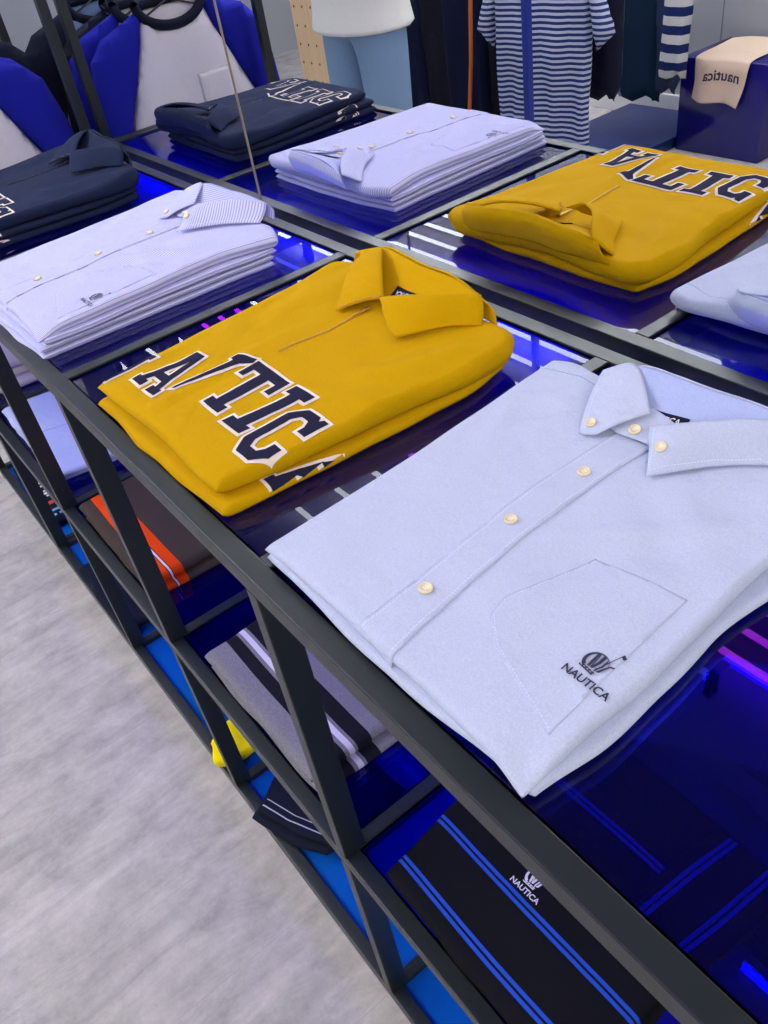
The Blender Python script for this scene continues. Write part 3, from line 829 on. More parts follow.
    sheet(bm, [K([(.080, .354, .950), (.108, .369, .957), (.140, .372, .958), (.175, .373, .958), (.215, .378, .957), (.262, .387, .950)]),
               K([(.098, .346, .948), (.120, .354, .951), (.148, .358, .952), (.180, .360, .953), (.214, .368, .953), (.252, .380, .949)]),
               K([(.120, .336, .944), (.134, .340, .945), (.156, .344, .946), (.184, .346, .948), (.212, .356, .949), (.240, .370, .947)]),
               K([(.136, .326, .940), (.146, .328, .941), (.162, .330, .942), (.186, .332, .944), (.208, .344, .945), (.230, .360, .944)])], .002)
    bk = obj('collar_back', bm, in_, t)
    bm = bmesh.new()         # outer back of the collar
    sheet(bm, [K([(.078, .353, .949), (.108, .371, .957), (.140, .374, .958), (.175, .375, .958), (.215, .380, .957), (.264, .387, .950)]),
               K([(.074, .356, .942), (.106, .378, .948), (.140, .381, .949), (.175, .382, .949), (.215, .387, .948), (.270, .390, .942)]),
               K([(.072, .354, .932), (.106, .374, .932), (.140, .377, .932), (.175, .378, .932), (.215, .383, .932), (.274, .386, .930)])], .002)
    obj('collar_back', bm, bm_, t)
    BL, BR_, BS, BB = bvh_of(lw), bvh_of(rw), bvh_of(stand), bvh_of(bk)
    button(t, dx + .1165, .2925, BL, M_btn, M_hole, .0048)
    button(t, dx + .187, .294, BR_, M_btn, M_hole, .0050)
    button(t, dx + .150, .3085, BS, M_btn, M_hole, .0054)
    bm = conform(ribbon([(dx + .0825, .345), (dx + .114, .2865), (dx + .132, .297)], .0005, dash=.0026), [BL], .0004)
    conform(ribbon([(dx + .169, .308), (dx + .1915, .276), (dx + .221, .315), (dx + .246, .340)], .0005, dash=.0026), [BR_], .0004, bm=bm)
    obj('stitching', bm, stitch, t)
    q = [Vector((dx + .138, .324)), Vector((dx + .182, .330)), Vector((dx + .181, .3395)), Vector((dx + .141, .3355))]
    lab = obj('neck_label', conform([q], [BB], .0016, skirt=.001, cell=.004), M_lab, t)
    tr, w = text_tris('NAUTICA', .0075, (dx + .144, .3265), .12, .0001)
    obj('label_text', conform(tr, [BB], .0021, cell=.003), M_wthread, lab)
    return t, BP2 + BP, z9

ox, BO, _ = button_shirt(0.0, H + .0004, (M_ox, M_ox2), 'pale blue oxford button-down shirt with pearl buttons and navy emblem, folded nearest the camera', None, stitch=M_oxst, seam=M_oxseam)
ang = math.radians(-2)
emblem(.2868, .103, .0175, math.radians(-8), 0, (.2735, .0850), .0084, M_thread, ox, BO)
st, BS2, _ = button_shirt(-0.825, ZG, (M_str, M_str2), 'lilac-blue pinstripe button-down shirt with small navy logo, topmost of its stack', 'pinstripe shirt stack',
                          low_labels=['lilac-blue pinstripe shirt folded at the bottom of the pinstripe stack', 'lilac-blue pinstripe shirt folded second from the top of the pinstripe stack'],
                          seed=11.0, stitch=M_oxst, seam=M_oxseam)
emblem(-.5382, .103, .0175, math.radians(-8), 0, (-.5515, .0850), .0084, M_thread, st, BS2)
for o in bpy.data.objects:
    if o.name.startswith('folded_shirt'): o.location.x -= .010; o.location.y += .011

# ------------------------------------------------------------------ garments on the middle and bottom shelves
def rect_slab(bm, x0, x1, y0, y1, z, h, skew=0.0, **k):
    return add_slab(bm, [(x0, y0), ((x0 + x1) / 2, y0 - .003), (x1, y0)], [(x0 + skew, y1), ((x0 + x1) / 2 + skew, y1 + .003), (x1 + skew, y1)],
                    [(x0, y0), (x0 + skew * .5 - .003, (y0 + y1) / 2), (x0 + skew, y1)], [(x1, y0), (x1 + skew * .5 + .003, (y0 + y1) / 2), (x1 + skew, y1)], z, h, **k)
C_blk = srgb(30, 30, 36); C_wht = srgb(222, 216, 226)
M_grey = mat_bands('heather_grey_rugby', srgb(140, 138, 144), [(.034, .052, C_blk), (.0575, .0655, C_wht), (.070, .092, C_blk)], axis=1, col2=srgb(112, 110, 118), weave=420)
M_brown = mat_bands('brown_rugby', srgb(72, 62, 54), [(.022, .064, srgb(232, 72, 14)), (.0395, .041, C_blk), (.041, .0445, C_wht), (.0445, .046, C_blk)], axis=1, weave=600)
C_bl = srgb(40, 84, 190)
M_polo = mat_bands('black_pique_polo', srgb(22, 22, 26), [(.018, .022, C_bl), (.0245, .0285, C_bl), (.082, .086, C_bl), (.0885, .0925, C_bl), (.150, .154, C_bl), (.1565, .1605, C_bl), (.215, .219, C_bl), (.2215, .2255, C_bl)], axis=1, weave=900)
M_polo2 = mat_bands('black_pique_sleeve', srgb(22, 22, 26), [(.014, .018, C_bl), (.0205, .0245, C_bl), (.060, .064, C_bl), (.0665, .0705, C_bl)], axis=0, weave=900)
M_lblue = mat_cloth('washed_blue_cotton', srgb(172, 182, 222), weave=500).m
M_cr = mat_cloth('cream_knit', srgb(206, 202, 204), weave=300, bump=.5).m
M_dknavy = mat_cloth('dark_navy_jersey', srgb(26, 30, 46), weave=700).m
M_yellow = mat_cloth('bright_yellow_cotton', srgb(246, 224, 10), weave=700).m
M_green = mat_cloth('dark_green_cotton', srgb(24, 72, 70), weave=700).m
M_beige = mat_cloth('beige_jersey', srgb(222, 196, 172), weave=700).m
M_redp = mat_plain('red_print', srgb(206, 40, 40), .7); M_cyanp = mat_plain('light_blue_print', srgb(120, 170, 220), .7)

def folded(name, label, cat, mat, parts, loc, group=None):
    t = empty(name, loc, label, cat, group)
    bm = bmesh.new()
    for f in parts: f(bm)
    b = obj('body', bm, mat, t)
    return t, b
t, b = folded('folded_rugby_shirt', 'heather grey folded shirt with two black bands and a white line, on the middle shelf', 'shirt', M_grey,
  [lambda bm: rect_slab(bm, -.352, -.066, .024, .30, ZG2, .016, seed=1, amp=.0012, wav=.004),
   lambda bm: rect_slab(bm, -.356, -.078, .022, .29, ZG2 + .0165, .022, seed=2.3, amp=.0016, wav=.004, r=.012)], (-.21, .16, ZG2))
t, b = folded('folded_rugby_shirt', 'brown folded shirt with a wide orange band and white line, on the middle shelf', 'shirt', M_brown,
  [lambda bm: rect_slab(bm, -.838, -.545, .024, .30, ZG2, .016, seed=5, amp=.0012, wav=.004),
   lambda bm: rect_slab(bm, -.850, -.553, .022, .30, ZG2 + .0165, .022, seed=6.3, amp=.0018, wav=.004, r=.012)], (-.70, .16, ZG2))
t, b = folded('folded_polo', 'black polo shirt with paired blue stripes and white emblem, folded on the near middle shelf', 'polo shirt', M_polo,
  [lambda bm: rect_slab(bm, .070, .362, .024, .335, ZG2, .012, skew=-.03, seed=5, amp=.0008, wav=.003),
   lambda bm: rect_slab(bm, .072, .354, .022, .33, ZG2 + .0125, .015, skew=-.035, seed=8.3, amp=.0014, wav=.003, r=.010)], (.21, .16, ZG2))
Bp = [bvh_of(b)]
obj('sleeve', rect_slab(bmesh.new(), .262, .352, .150, .32, ZG2 + .029, .006, skew=.02, seed=3, amp=.0008, wav=.004), M_polo2, t)
emblem(.187, .136, .021, math.radians(2), math.radians(2), (.169, .116), .0088, M_wthread, t, Bp)
t, b = folded('folded_trousers', 'pale blue folded trousers with a seam, on the far middle shelf', 'trousers', M_lblue,
  [lambda bm: rect_slab(bm, -1.335, -.995, .030, .27, ZG2, .014, skew=.03, seed=4, amp=.001, wav=.006),
   lambda bm: rect_slab(bm, -1.345, -.985, .028, .25, ZG2 + .0145, .016, skew=.035, seed=9, amp=.003, wav=.006)], (-1.16, .14, ZG2))
obj('seam', conform(ribbon([(-1.17, .04), (-1.15, .12), (-1.165, .24)], .0016), [bvh_of(b)], .0006), mat_plain('blue_seam', srgb(110, 120, 176), .8), t)
t, b = folded('folded_shorts', 'dark navy shorts with two thin white hem lines lying on the bottom shelf', 'shorts', M_dknavy,
  [lambda bm: add_slab(bm, [(-.362, -.012), (-.29, .010), (-.215, .046)], [(-.425, .21), (-.22, .22)], [(-.362, -.012), (-.41, .08), (-.425, .21)], [(-.215, .046), (-.20, .13), (-.22, .22)], .042, .016, seed=4, amp=.003, wav=.006),
   lambda bm: add_slab(bm, [(-.356, .0), (-.215, .056)], [(-.415, .21), (-.23, .21)], [(-.356, .0), (-.39, .08), (-.415, .21)], [(-.215, .056), (-.21, .13), (-.23, .21)], .0585, .016, seed=4, amp=.003, wav=.006)], (-.31, .12, .03))
bb = [bvh_of(b)]
M_wl = mat_plain('white_hem_line', srgb(190, 192, 204), .8)
obj('hem_line', conform(ribbon([(-.356, .012), (-.30, .030), (-.22, .068)], .0022), bb, .0006), M_wl, t)
obj('hem_line', conform(ribbon([(-.360, .024), (-.30, .043), (-.22, .082)], .0016), bb, .0006), M_wl, t)
folded('folded_t_shirt', 'bright yellow t-shirt hanging over the edge of the bottom shelf behind an upright', 't-shirt', M_yellow,
  [lambda bm: add_slab(bm, [(-.548, .004), (-.50, -.010), (-.478, .028)], [(-.600, .19), (-.48, .19)], [(-.548, .004), (-.575, .08), (-.600, .19)], [(-.478, .028), (-.474, .1), (-.48, .19)], .042, .030, seed=14, amp=.005, wav=.008)], (-.53, .1, .03))
folded('folded_t_shirt', 'dark green folded t-shirt on the bottom shelf beside the bright yellow one', 't-shirt', M_green,
  [lambda bm: rect_slab(bm, -.735, -.612, .045, .28, .0385, .03, seed=3, amp=.003, wav=.006)], (-.67, .16, .03))
folded('folded_trousers', 'dark navy folded trousers on the bottom shelf below the pale blue pair', 'trousers', M_dknavy,
  [lambda bm: rect_slab(bm, -1.235, -.945, .006, .26, .042, .022, seed=3, amp=.003, wav=.008)], (-1.09, .13, .03))
folded('folded_t_shirt', 'cream white folded t-shirt on the bottom shelf under the black polo', 't-shirt', M_cr,
  [lambda bm: rect_slab(bm, .125, .34, .085, .30, .0275, .018, seed=3, amp=.002, wav=.008)], (.23, .2, .03))

# ------------------------------------------------------------------ clothes rail at the far end of the table
RX0, RX1 = -1.8950, -1.4140
rack = empty('clothes_rail', (-1.65, .22, 0), 'tall black steel clothes rail joined to the far end of the shelving table', 'clothes rail')
for x in (RX0, RX1):
    for y in (0, BD - CW): obj('post', box(x, x + CW, y, y + .0199, 0, 1.75, bev=E9), M_frame, rack, smooth=False)
    for z in (.038, ZM, H, 1.75): obj('crossbar', box(x, x + CW, W, D, z - HB, z, bev=E9), M_frame, rack, smooth=False)
for y0 in (0, BD - .0199):
    for z in (.038, ZM, 1.75): obj('rail', box(RX0 + CW, RX1, y0, y0 + .0199, z - HB, z, bev=E9), M_frame, rack, smooth=False)
def rack_panel(zt, nme, mats, th=.008):
    bm = box(RX0 + CW + .001, RX1 - .001, W + .001, BD - .021, zt - th, zt); bm.normal_update()
    if len(mats) > 1:
        for f in bm.faces: f.material_index = 0 if f.normal.z > .5 else (1 if f.normal.z < -.5 else 2)
    obj(nme, bm, mats, rack, smooth=False)
rack_panel(ZM - .003, 'glass_shelf', [GT, GB, GS]); rack_panel(.026, 'base_panel', [M_azure])
obj('hanging_bar', add_tube(bmesh.new(), [(RX0 + CW, .185, 1.262), (RX1, .185, 1.262)], .011, 14), M_frame, rack)
for x in (RX0, RX1): obj('bar_bracket', box(x + .003, x + CW - .003, W, D, 1.251, 1.271), M_frame, rack, smooth=False)
t, b = folded('folded_sweater', 'cream white knitted top folded on the middle shelf under the hanging t-shirts', 'sweater', M_cr,
  [lambda bm: rect_slab(bm, -1.80, -1.455, .055, .33, ZG2, .024, seed=4, amp=.003, wav=.006), lambda bm: rect_slab(bm, -1.80, -1.47, .06, .32, ZG2 + .025, .018, seed=6, amp=.003, wav=.006)], (-1.62, .2, ZG2))
t, b = folded('folded_t_shirt', 'navy t-shirt with white and red lettering folded on the bottom shelf at the far end', 't-shirt', M_dknavy,
  [lambda bm: rect_slab(bm, -1.83, -1.47, .026, .30, .0275, .028, seed=3, amp=.002, wav=.004)], (-1.65, .16, .03))
bb = [bvh_of(b)]
for k in range(6):
    o_ = obj('printed_letter', conform([expand(p, .001) for p in letter('NAUTIC'[k], -1.785 + k * .052, .034, .034, .034)], bb, .0008), (M_cyanp if k == 5 else M_redp if k == 4 else M_wthread), t)

# ------------------------------------------------------------------ hanging garments
def pillow(poly, h, folds=0.0, ff=30, seed=0.0, cell=.014, M=None, mi=0, bm=None, rr=.03, vs=1.0):
    """soft two-sided garment from a front outline (x across, y up); M places it in the world"""
    tmp = bmesh.new(); P = [Vector((p[0], p[1], 0)) for p in poly]
    vs_ = [tmp.verts.new(p) for p in P]
    for tri in tessellate_polygon([P]):
        try: tmp.faces.new([vs_[k] for k in tri])
        except ValueError: pass
    xs = [p.x for p in P]; ys = [p.y for p in P]
    for ax, lo, hi in ((0, min(xs), max(xs)), (1, min(ys), max(ys))):
        c = lo + cell
        while c < hi:
            bmesh.ops.bisect_plane(tmp, geom=tmp.verts[:] + tmp.edges[:] + tmp.faces[:], plane_co=(c, 0, 0) if ax == 0 else (0, c, 0), plane_no=(1, 0, 0) if ax == 0 else (0, 1, 0), dist=1e-7)
            c += cell * (1 if ax == 0 else 1.8)
    tmp.verts.ensure_lookup_table()
    bnd = set(v.index for e in tmp.edges if e.is_boundary for v in e.verts)
    tmp.verts.index_update()
    bnd = set()
    for e in tmp.edges:
        if e.is_boundary: bnd.update(v.index for v in e.verts)
    def dist(p):
        d = 9
        for a, b in zip(P, P[1:] + P[:1]):
            ab = b - a; tt = max(0, min(1, (p - a).dot(ab) / max(ab.length_squared, 1e-9))); d = min(d, (a + ab * tt - p).length)
        return d
    bm = bm or bmesh.new(); uv = bm.loops.layers.uv.verify(); M = M or Matrix.Identity(4)
    F, Bk = {}, {}
    y0 = min(ys); y1 = max(ys)
    for v in tmp.verts:
        d = dist(v.co); pr = math.sqrt(max(0, 1 - (1 - min(d / rr, 1)) ** 2))
        down = (y1 - v.co.y) / (y1 - y0)
        w = folds * (0.25 + down) * (noise.noise(Vector((v.co.x * ff, v.co.y * 2.2, seed))) + .5 * noise.noise(Vector((v.co.x * ff * 2.3, v.co.y * 4, seed + 5))))
        F[v.index] = bm.verts.new(M @ Vector((v.co.x, -(h * pr) + w, v.co.y)))
        Bk[v.index] = F[v.index] if v.index in bnd else bm.verts.new(M @ Vector((v.co.x, h * pr + w, v.co.y)))
    for f in tmp.faces:
        ids = [v.index for v in f.verts]
        for D_, o in ((F, ids), (Bk, ids[::-1])):
            try: nf = bm.faces.new([D_[k] for k in o])
            except ValueError: continue
            nf.material_index = mi; nf.smooth = True
            tmp.verts.ensure_lookup_table()
            for l, k in zip(nf.loops, o): l[uv].uv = (tmp.verts[k].co.x, tmp.verts[k].co.y)
    tmp.free()
    bmesh.ops.recalc_face_normals(bm, faces=bm.faces)
    return bm
def place(x, y, z, ang, s=1.0): return Matrix.Translation((x, y, z)) @ Matrix.Rotation(ang, 4, 'Z') @ Matrix.Scale(s, 4)
def hanger(parent, M, barz):
    c = M @ Vector((0, 0, 0)); d = (M.to_3x3() @ Vector((1, 0, 0))).normalized()
    z0 = c.z - .004
    pts = [c + d * .185 + Vector((0, 0, -.060)), c + d * .10 + Vector((0, 0, -.024)), c + Vector((0, 0, .012)), c - d * .10 + Vector((0, 0, -.024)), c - d * .185 + Vector((0, 0, -.060))]
    obj('hanger', add_tube(bmesh.new(), pts, .0022, 8), M_blk, parent)
    hk = [c + Vector((0, 0, .012)), Vector((c.x, c.y, barz - .02))]
    for k in range(8):
        a = -PI / 2 + k * PI * 1.25 / 7
        hk.append(Vector((c.x, c.y, barz + .002)) + d * .0165 * math.cos(a) + Vector((0, 0, .0165 * math.sin(a))))
    obj('hook', add_tube(bmesh.new(), hk, .0018, 6), M_brass, parent)
def mir(L): return L + [(-x, y) for x, y in L[::-1] if abs(x) > 1e-6]
def raglan(x, y, z, ang, mb, ms, label, group, pocket=False, barz=1.262, s=1.0, seed=0.0, mc=None):
    t = empty('raglan_t_shirt', (x, y, z), label, 't-shirt', group); M = place(x, y, z, ang, s)
    body = mir([(-.074, .0), (-.098, -.06), (-.130, -.13), (-.166, -.205), (-.190, -.26), (-.196, -.60)]) 
    body = [(-.074, 0), (-.095, -.06), (-.128, -.13), (-.168, -.215), (-.190, -.28), (-.196, -.62), (.196, -.62), (.190, -.28), (.168, -.215), (.128, -.13), (.095, -.06), (.074, 0), (.05, -.026), (0, -.040), (-.05, -.026)]
    b = obj('body', pillow(body, .016, .010, 14, seed, M=M), mb, t)
    for sg in (-1, 1):
        sl = [(sg * px, py) for px, py in ((.072, .008), (.12, -.010), (.180, -.030), (.216, -.066), (.236, -.15), (.250, -.25), (.260, -.40), (.205, -.405), (.196, -.30), (.166, -.205), (.126, -.126), (.093, -.056))]
        obj('sleeve', pillow(sl, .018, .006, 20, seed + sg, M=M), ms, t)
    obj('back_neck', pillow([(-.078, .004), (.078, .004), (.085, -.07), (-.085, -.07)], .004, 0, M=M @ Matrix.Translation((0, .012, 0)), rr=.01), mb, t)
    ring = [(M @ Vector((.082 * math.cos(a), .012 * math.sin(a), .012 - .050 * (.5 - .5 * math.cos(a * 1)) * 0 - .048 * max(0, -math.sin(a))))) for a in [2 * PI * k / 28 for k in range(29)]]
    obj('neckband', add_tube(bmesh.new(), ring, .0105 * s, 12, cap=False), mc or M_dknavy, t)
    if pocket:
        pk = [(-.105, -.140), (-.015, -.140), (-.015, -.225), (-.06, -.240), (-.105, -.225)]
        obj('pocket', pillow(pk, .003, 0, M=M @ Matrix.Translation((0, -.0195, 0)), rr=.004), mb, t)
    hanger(t, M, barz)
    return t
M_lb2 = mat_cloth('light_blue_jersey', srgb(132, 158, 208), weave=700).m
RA = PI / 2
for k, (mb, ms, lab, mc) in enumerate(((M_white, M_royal, 'white raglan t-shirt with royal blue sleeves and chest pocket, frontmost on the clothes rail', M_dknavy),
        (M_white, M_royal, 'raglan t-shirt with royal blue sleeves hanging directly behind the frontmost one', M_dknavy),
        (M_dknavy, M_dknavy, 'dark navy t-shirt hanging third from the front on the clothes rail', M_dknavy),
        (M_lb2, M_dknavy, 'light blue raglan t-shirt with dark navy sleeves on the clothes rail', M_dknavy),
        (M_dknavy, M_dknavy, 'dark navy t-shirt hanging furthest back on the clothes rail', M_dknavy))):
    raglan(-1.462 - k * .082, .193 + (.012 * (k % 2)) + (.05 if k == 3 else 0), 1.105 + (.01 if k == 3 else 0), RA + (.05 * ((k * 7) % 3 - 1)), mb, ms, lab, 'raglan t-shirts on the clothes rail', pocket=(k in (0, 1)), seed=k * 3.0, mc=mc)

# ------------------------------------------------------------------ the shop across the aisle (seen in the mirror)
M_bpaint = mat_plain('blue_painted_steel', srgb(20, 40, 130), .35)
M_pdark = mat_plain('dark_blue_platform', srgb(14, 34, 92), .35)
M_ply = NT('birch_pegboard')
tc = M_ply.new('ShaderNodeTexCoord'); wv = M_ply.new('ShaderNodeTexNoise'); wv.inputs['Scale'].default_value = 3; mp = M_ply.new('ShaderNodeMapping'); mp.inputs['Scale'].default_value = (14, 14, 1)
M_ply.link(tc.outputs['Object'], mp.inputs[0]); M_ply.link(mp.outputs[0], wv.inputs[0])
cr = M_ply.new('ShaderNodeValToRGB'); cr.color_ramp.elements[0].color = srgb(206, 172, 124); cr.color_ramp.elements[1].color = srgb(232, 204, 160)
M_ply.link(wv.outputs[0], cr.inputs[0]); M_ply.link(cr.outputs[0], M_ply.b.inputs['Base Color']); M_ply = M_ply.m
M_holed = mat_plain('peg_hole_dark', srgb(90, 66, 40), .9)

obj_, = [obj('low_platform', box(-2.47, -1.945, -2.63, -2.0, 0, .05, bev=.004), M_pdark)]
tag(obj_, 'low dark blue platform on the grey floor beside the glossy blue plinth', 'platform')
pl = obj('display_plinth', box(-1.932, -1.516, -2.63, -2.29, 0, .385, bev=.004), mat_plain('glossy_blue_plinth', srgb(22, 18, 104), .12))
tag(pl, 'glossy deep blue box plinth with a beige t-shirt draped over it', 'plinth')
t = empty('draped_t_shirt', (-1.70, -2.4, .386), 'beige t-shirt with lettering draped over the front of the blue plinth', 't-shirt')
rows = [[(-1.90, -2.60, .389), (-1.82, -2.62, .395), (-1.72, -2.62, .395), (-1.62, -2.60, .389)],
        [(-1.88, -2.45, .390), (-1.80, -2.45, .398), (-1.70, -2.44, .396), (-1.61, -2.45, .390)],
        [(-1.86, -2.30, .392), (-1.78, -2.30, .397), (-1.68, -2.30, .397), (-1.60, -2.30, .391)],
        [(-1.85, -2.272, .370), (-1.77, -2.262, .372), (-1.68, -2.270, .372), (-1.60, -2.272, .366)],
        [(-1.845, -2.270, .30), (-1.775, -2.255, .30), (-1.69, -2.268, .30), (-1.61, -2.270, .295)],
        [(-1.85, -2.265, .235), (-1.79, -2.245, .225), (-1.70, -2.270, .228), (-1.63, -2.262, .215)]]
sh = obj('body', sheet(bmesh.new(), rows, .004, 40, 40), M_beige, t)
V, Fs, w_ = text_polys('nautica', .058, .0012)
bs = bvh_of(sh); bm = bmesh.new()
for f in Fs:
    vs = []
    for k in f:
        xx, zz = -1.632 - V[k].x, .308 + V[k].y + .010 * math.sin(PI * V[k].x / w_)
        hit = bs.ray_cast(Vector((xx, -2.0, zz)), Vector((0, -1, 0)))
        vs.append(bm.verts.new((xx, (hit[0].y if hit[0] else -2.27) + .0012, zz)))
    try: bm.faces.new(vs)
    except ValueError: pass
obj('lettering', bm, M_thread, t)

t = empty('blue_pole', (-1.77, -1.2, 0), 'slim blue floor-to-ceiling pole standing before the hanging striped t-shirts', 'pole')
obj('pole', box(-1.783, -1.757, -1.213, -1.187, .012, 2.66, bev=.002), M_bpaint, t, smooth=False)
bm = bmesh.new(); bmesh.ops.create_cone(bm, cap_ends=True, segments=32, radius1=.07, radius2=.066, depth=.012, matrix=Matrix.Translation((-1.77, -1.2, .006))); obj('base', bm, M_bpaint, t, smooth=False)

t = empty('pegboard_panel', (-3.40, -1.42, 0), 'tall pale wooden pegboard panel standing behind the person', 'pegboard')
obj('board', box(-3.585, -3.225, -1.44, -1.40, 0, 1.7, bev=.003), M_ply, t, smooth=False)
bm = bmesh.new()
for i in range(5):
    for j in range(19):
        q = bmesh.ops.create_circle(bm, cap_ends=True, segments=10, radius=.0065, matrix=Matrix.Translation((-3.55 + i * .0725, -1.3985, .12 + j * .083)) @ Matrix.Rotation(-PI / 2, 4, 'X'))
o_ = obj('peg_holes', bm, M_holed, t, smooth=False); o_['kind'] = 'stuff'

def floor_rack(x0, x1, y, z, label):
    t = empty('garment_rail', ((x0 + x1) / 2, y, z), label, 'clothes rack')
    obj('bar', add_tube(bmesh.new(), [(x0, y, z), (x1, y, z)], .012, 12), M_blk, t)
    for x in (x0 + .03, x1 - .03): obj('ceiling_rod', add_tube(bmesh.new(), [(x, y, z + .01), (x, y, 2.66)], .007, 10), M_blk, t)
    return t
floor_rack(-3.10, -1.62, -1.56, 1.22, 'black rail hung from the ceiling across the aisle holding dark clothes and striped t-shirts')
floor_rack(-2.42, -1.74, -2.22, 1.22, 'black rail hung from the ceiling near the grey wall holding denim and a striped top')
M_coal = mat_cloth('charcoal_wool', srgb(20, 22, 30), weave=500).m
M_midn = mat_cloth('midnight_navy_wool', srgb(16, 22, 44), weave=500).m
M_den = mat_cloth('light_denim', srgb(112, 136, 164), weave=420, bump=.5).m
M_den2 = mat_cloth('dark_denim', srgb(46, 58, 84), weave=420).m
M_teal = mat_cloth('dark_teal_cotton', srgb(18, 38, 58), weave=420).m
M_brt = mat_stripes('breton_navy_white', srgb(190, 196, 210), srgb(40, 56, 104), .0185, .52, axis=1, weave=600)
M_brt2 = mat_stripes('wide_navy_white', srgb(196, 196, 190), srgb(28, 42, 88), .066, .5, axis=1, weave=600)
def hung(name, label, cat, mat, poly, x, y, z, ang, group, h=.02, folds=.02, ff=14, seed=0., barz=1.22, sleeves=None):
    t = empty(name, (x, y, z), label, cat, group); M = place(x, y, z, ang)
    obj('body', pillow(poly, h, folds, ff, seed, cell=.02, M=M), mat, t)
    for s_ in sleeves or []: obj('sleeve', pillow(s_, h, folds * .4, ff, seed + 2, cell=.02, M=M), mat, t)
    hanger(t, M, barz); return t
LONG = lambda w, L: [(-.06, 0), (-w * .8, -.05), (-w, -.12), (-w * 1.02, -L * .6), (-w * 1.08, -L), (-w * .3, -L + .02), (w * .4, -L - .01), (w * 1.08, -L + .01), (w, -L * .5), (w, -.12), (w * .8, -.05), (.06, 0), (0, -.03)]
FY = PI      # fronts face the mirror
for k, (x, w, L, m, lab) in enumerate(((-2.88, .14, .96, M_midn, 'long midnight navy garment at the outer end of the dark rack'), (-2.66, .13, .92, M_coal, 'long charcoal garment between two navy ones on the dark rack'),
        (-2.47, .12, .90, M_midn, 'long midnight navy garment hanging beside the orange strap'), (-2.24, .11, .84, M_coal, 'long charcoal garment between the orange strap and striped t-shirts'))):
    hung('long_coat', lab, 'coat', m, LONG(w, L), x, -1.55 - .02 * (k % 2), 1.12, FY + .1 * (k % 2), 'long dark garments on the rack', h=.04, ff=8, folds=.025, seed=k * 4.)
tag(obj('orange_strap', add_tube(bmesh.new(), [(-2.30, -1.43, 1.2), (-2.262, -1.40, .80), (-2.285, -1.40, .55), (-2.33, -1.41, .33), (-2.335, -1.415, .22)], .008, 8), mat_plain('orange_webbing', srgb(196, 96, 30), .7)), 'thin orange strap hanging down in front of dark garments', 'strap')
TEE = [(-.08, 0), (-.17, -.035), (-.21, -.09), (-.205, -.26), (-.20, -.66), (0, -.68), (.20, -.66), (.205, -.26), (.21, -.09), (.17, -.035), (.08, 0), (0, -.035)]
SLV = [[(sg * a, b) for a, b in ((.165, -.033), (.22, -.07), (.30, -.27), (.225, -.33), (.204, -.20))] for sg in (-1, 1)]
for k, (x, y, z) in enumerate(((-2.06, -1.58, .975), (-1.89, -1.40, .950))):
    hung('striped_t_shirt', ('navy and white striped t-shirt hanging behind the blue pole, further one', 'navy and white striped t-shirt hanging behind the blue pole, nearer the mirror')[k], 't-shirt', M_brt, TEE, x, y, z, FY + (.25, -.15)[k], 'striped t-shirts on the rack', h=.03, folds=.035, ff=11, seed=k * 7., barz=1.22, sleeves=SLV)
hung('dark_t_shirt', 'dark navy top hanging right of the striped t-shirts', 't-shirt', M_dknavy, LONG(.065, .66), -1.80, -1.64, 1.06, FY + .3, None, h=.04, ff=8, folds=.02, seed=9.)
for x, w, L, m, nm, lab, ct in ((-2.25, .095, .80, M_den, 'denim_jeans', 'light washed denim trousers hanging near the grey wall', 'jeans'), (-2.07, .095, .80, M_teal, 'dark_trousers', 'dark teal trousers hanging between light and dark denim', 'trousers'),
                           (-1.95, .06, .76, M_den2, 'denim_jeans', 'dark blue denim trousers hanging beside the wide-striped top', 'jeans')):
    hung(nm, lab, ct, m, LONG(w, L), x, -2.2, 1.02, FY + .1, None, h=.04, ff=8, folds=.015, seed=x * 9)
hung('striped_jersey', 'wide navy and white striped top hanging at the wall end of the rack', 'top', M_brt2, LONG(.06, .70), -1.86, -2.14, 1.04, FY - .1, None, h=.035, folds=.015, seed=31)

# ------------------------------------------------------------------ the person in white t-shirt and light jeans
def skin_mesh(name, verts, edges, radii, mat, parent, root=0, sub=2, flat=None):
    me = bpy.data.meshes.new(name); off = wloc(parent) if parent else Vector((0, 0, 0))
    me.from_pydata([tuple(Vector(v) - off) for v in verts], edges, [])
    o = bpy.data.objects.new(name, me); COL.objects.link(o); o.parent = parent
    sk = o.modifiers.new('skin', 'SKIN'); sk.use_smooth_shade = True
    for i, r in enumerate(radii):
        sv = me.skin_vertices[0].data[i]; sv.radius = r if isinstance(r, tuple) else (r, r); sv.use_root = (i == root)
    ss = o.modifiers.new('sub', 'SUBSURF'); ss.levels = sub; ss.render_levels = sub
    me.materials.append(mat); return o
PX, PY = -2.235, -.86
pr = empty('person', (PX, PY, 0), 'person in a white t-shirt and light blue jeans standing in the aisle', 'person')
def pt(x, y, z): return (PX + x, PY + y, z)
V_, E_, R_ = [], [], []
def add(p, r, frm=None):
    V_.append(pt(*p)); R_.append(r)
    if frm is not None: E_.append((frm, len(V_) - 1))
    return len(V_) - 1
pel = add((0, 0, .90), (.145, .105)); ab = add((0, 0, 1.04), (.13, .095), pel); ch_ = add((0, .01, 1.24), (.155, .11), ab); shd = add((0, .0, 1.37), (.10, .08), ch_)
nk = add((0, .005, 1.45), .052, shd); jaw = add((0, .03, 1.525), (.058, .066), nk); hd = add((0, .015, 1.60), (.076, .090), jaw); tp = add((0, .005, 1.665), (.058, .068), hd)
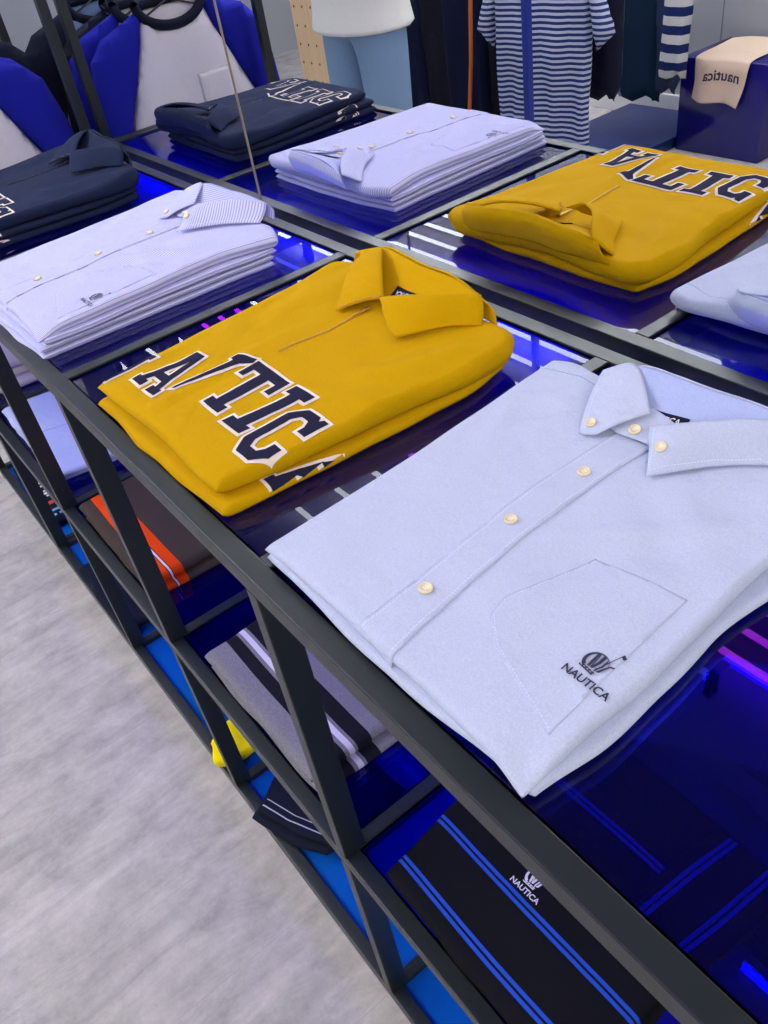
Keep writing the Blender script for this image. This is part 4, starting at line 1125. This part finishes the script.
for sg in (-1, 1):
    a = add((sg * .165, 0, 1.355), .056, shd); e = add((sg * .225, -.01, 1.09), .042, a); wv_ = add((sg * .10, .20, 1.17), .027, e)
    pm = add((sg * .060, .235, 1.20), (.030, .019), wv_)
    for k, (dz, L) in enumerate(((.026, .062), (.009, .070), (-.009, .066), (-.026, .052))):
        f1 = add((sg * .034, .255, 1.215 + dz), .0095, pm); f2 = add((sg * (.034 - L * .42), .268, 1.22 + dz), .0088, f1); add((sg * (.034 - L * .62), .250, 1.222 + dz), .0075, f2)
    t1 = add((sg * .058, .222, 1.245), .011, pm); add((sg * .036, .225, 1.268), .009, t1)
    h_ = add((sg * .095, 0, .84), .092, pel); kn = add((sg * .105, .015, .47), .058, h_); an = add((sg * .105, -.01, .09), .040, kn); ft = add((sg * .112, .10, .04), (.042, .032), an); add((sg * .115, .17, .03), (.036, .022), ft)
skin_mesh('body', V_, E_, R_, M_skin, pr)
def sub_skin(name, pts, edges, radii, mat): return skin_mesh(name, [pt(*p) for p in pts], edges, radii, mat, pr)
sub_skin('jeans', [(0, 0, .92), (-.098, 0, .83), (-.112, .01, .48), (-.112, -.005, .11), (.098, 0, .83), (.112, .01, .48), (.112, -.005, .11), (0, 0, 1.0)],
         [(0, 1), (1, 2), (2, 3), (0, 4), (4, 5), (5, 6), (0, 7)], [(.160, .125), (.100, .112), (.082, .088), (.076, .080), (.100, .112), (.082, .088), (.076, .080), (.15, .11)], mat_cloth('washed_jeans', srgb(128, 156, 184), weave=300, bump=.4).m)
sub_skin('t_shirt', [(0, 0, 1.06), (0, 0, .80), (0, .005, 1.25), (0, 0, 1.37), (-.19, 0, 1.33), (-.25, -.005, 1.13), (.19, 0, 1.33), (.25, -.005, 1.13), (0, 0, 1.42), (0, 0, .79)],
         [(0, 1), (0, 2), (2, 3), (3, 4), (4, 5), (3, 6), (6, 7), (3, 8), (1, 9)], [(.21, .15), (.235, .17), (.20, .14), (.13, .10), (.082, .085), (.085, .08), (.082, .085), (.085, .08), (.07, .065), (.235, .17)], mat_cloth('white_tee', srgb(232, 230, 222), weave=300).m)
def ell(bm, c, r, seg=24, ring=14):
    q = bmesh.ops.create_uvsphere(bm, u_segments=seg, v_segments=ring, radius=1)
    for v in q['verts']: v.co = Vector((c[0] + v.co.x * r[0], c[1] + v.co.y * r[1], c[2] + v.co.z * r[2]))
bm = bmesh.new(); q = bmesh.ops.create_uvsphere(bm, u_segments=32, v_segments=20, radius=1)
bmesh.ops.delete(bm, geom=[v for v in bm.verts if v.co.z < -.15 and v.co.y > -.1 or v.co.z < .25 and v.co.y > .55], context='VERTS')
for v in bm.verts: v.co = Vector((PX + v.co.x * .094, PY - .004 + v.co.y * .108, 1.615 + v.co.z * .112)) 
obj('hair', bm, M_hair, pr)
for sg in (-1, 1):
    bm = bmesh.new(); ell(bm, (PX + sg * .030, PY + .096, 1.590), (.013, .008, .008)); obj('eye', bm, mat_plain('eye_white', (.8, .8, .8, 1), .3), pr)
    bm = bmesh.new(); ell(bm, (PX + sg * .082, PY + .005, 1.580), (.010, .020, .030)); obj('ear', bm, M_skin, pr)
bm = bmesh.new(); ell(bm, (PX, PY + .110, 1.560), (.012, .018, .024)); obj('nose', bm, M_skin, pr)
bm = bmesh.new(); ell(bm, (PX, PY + .098, 1.522), (.024, .008, .006)); obj('mouth', bm, mat_plain('lips', srgb(168, 96, 92), .5), pr)
for sg in (-1, 1):
    bm = bmesh.new(); ell(bm, (PX + sg * .113, PY + .06, .045), (.052, .145, .045)); bmesh.ops.bisect_plane(bm, geom=bm.verts[:] + bm.edges[:] + bm.faces[:], plane_co=(0, 0, .002), plane_no=(0, 0, 1), clear_inner=True); obj('shoe', bm, M_wthread, pr)
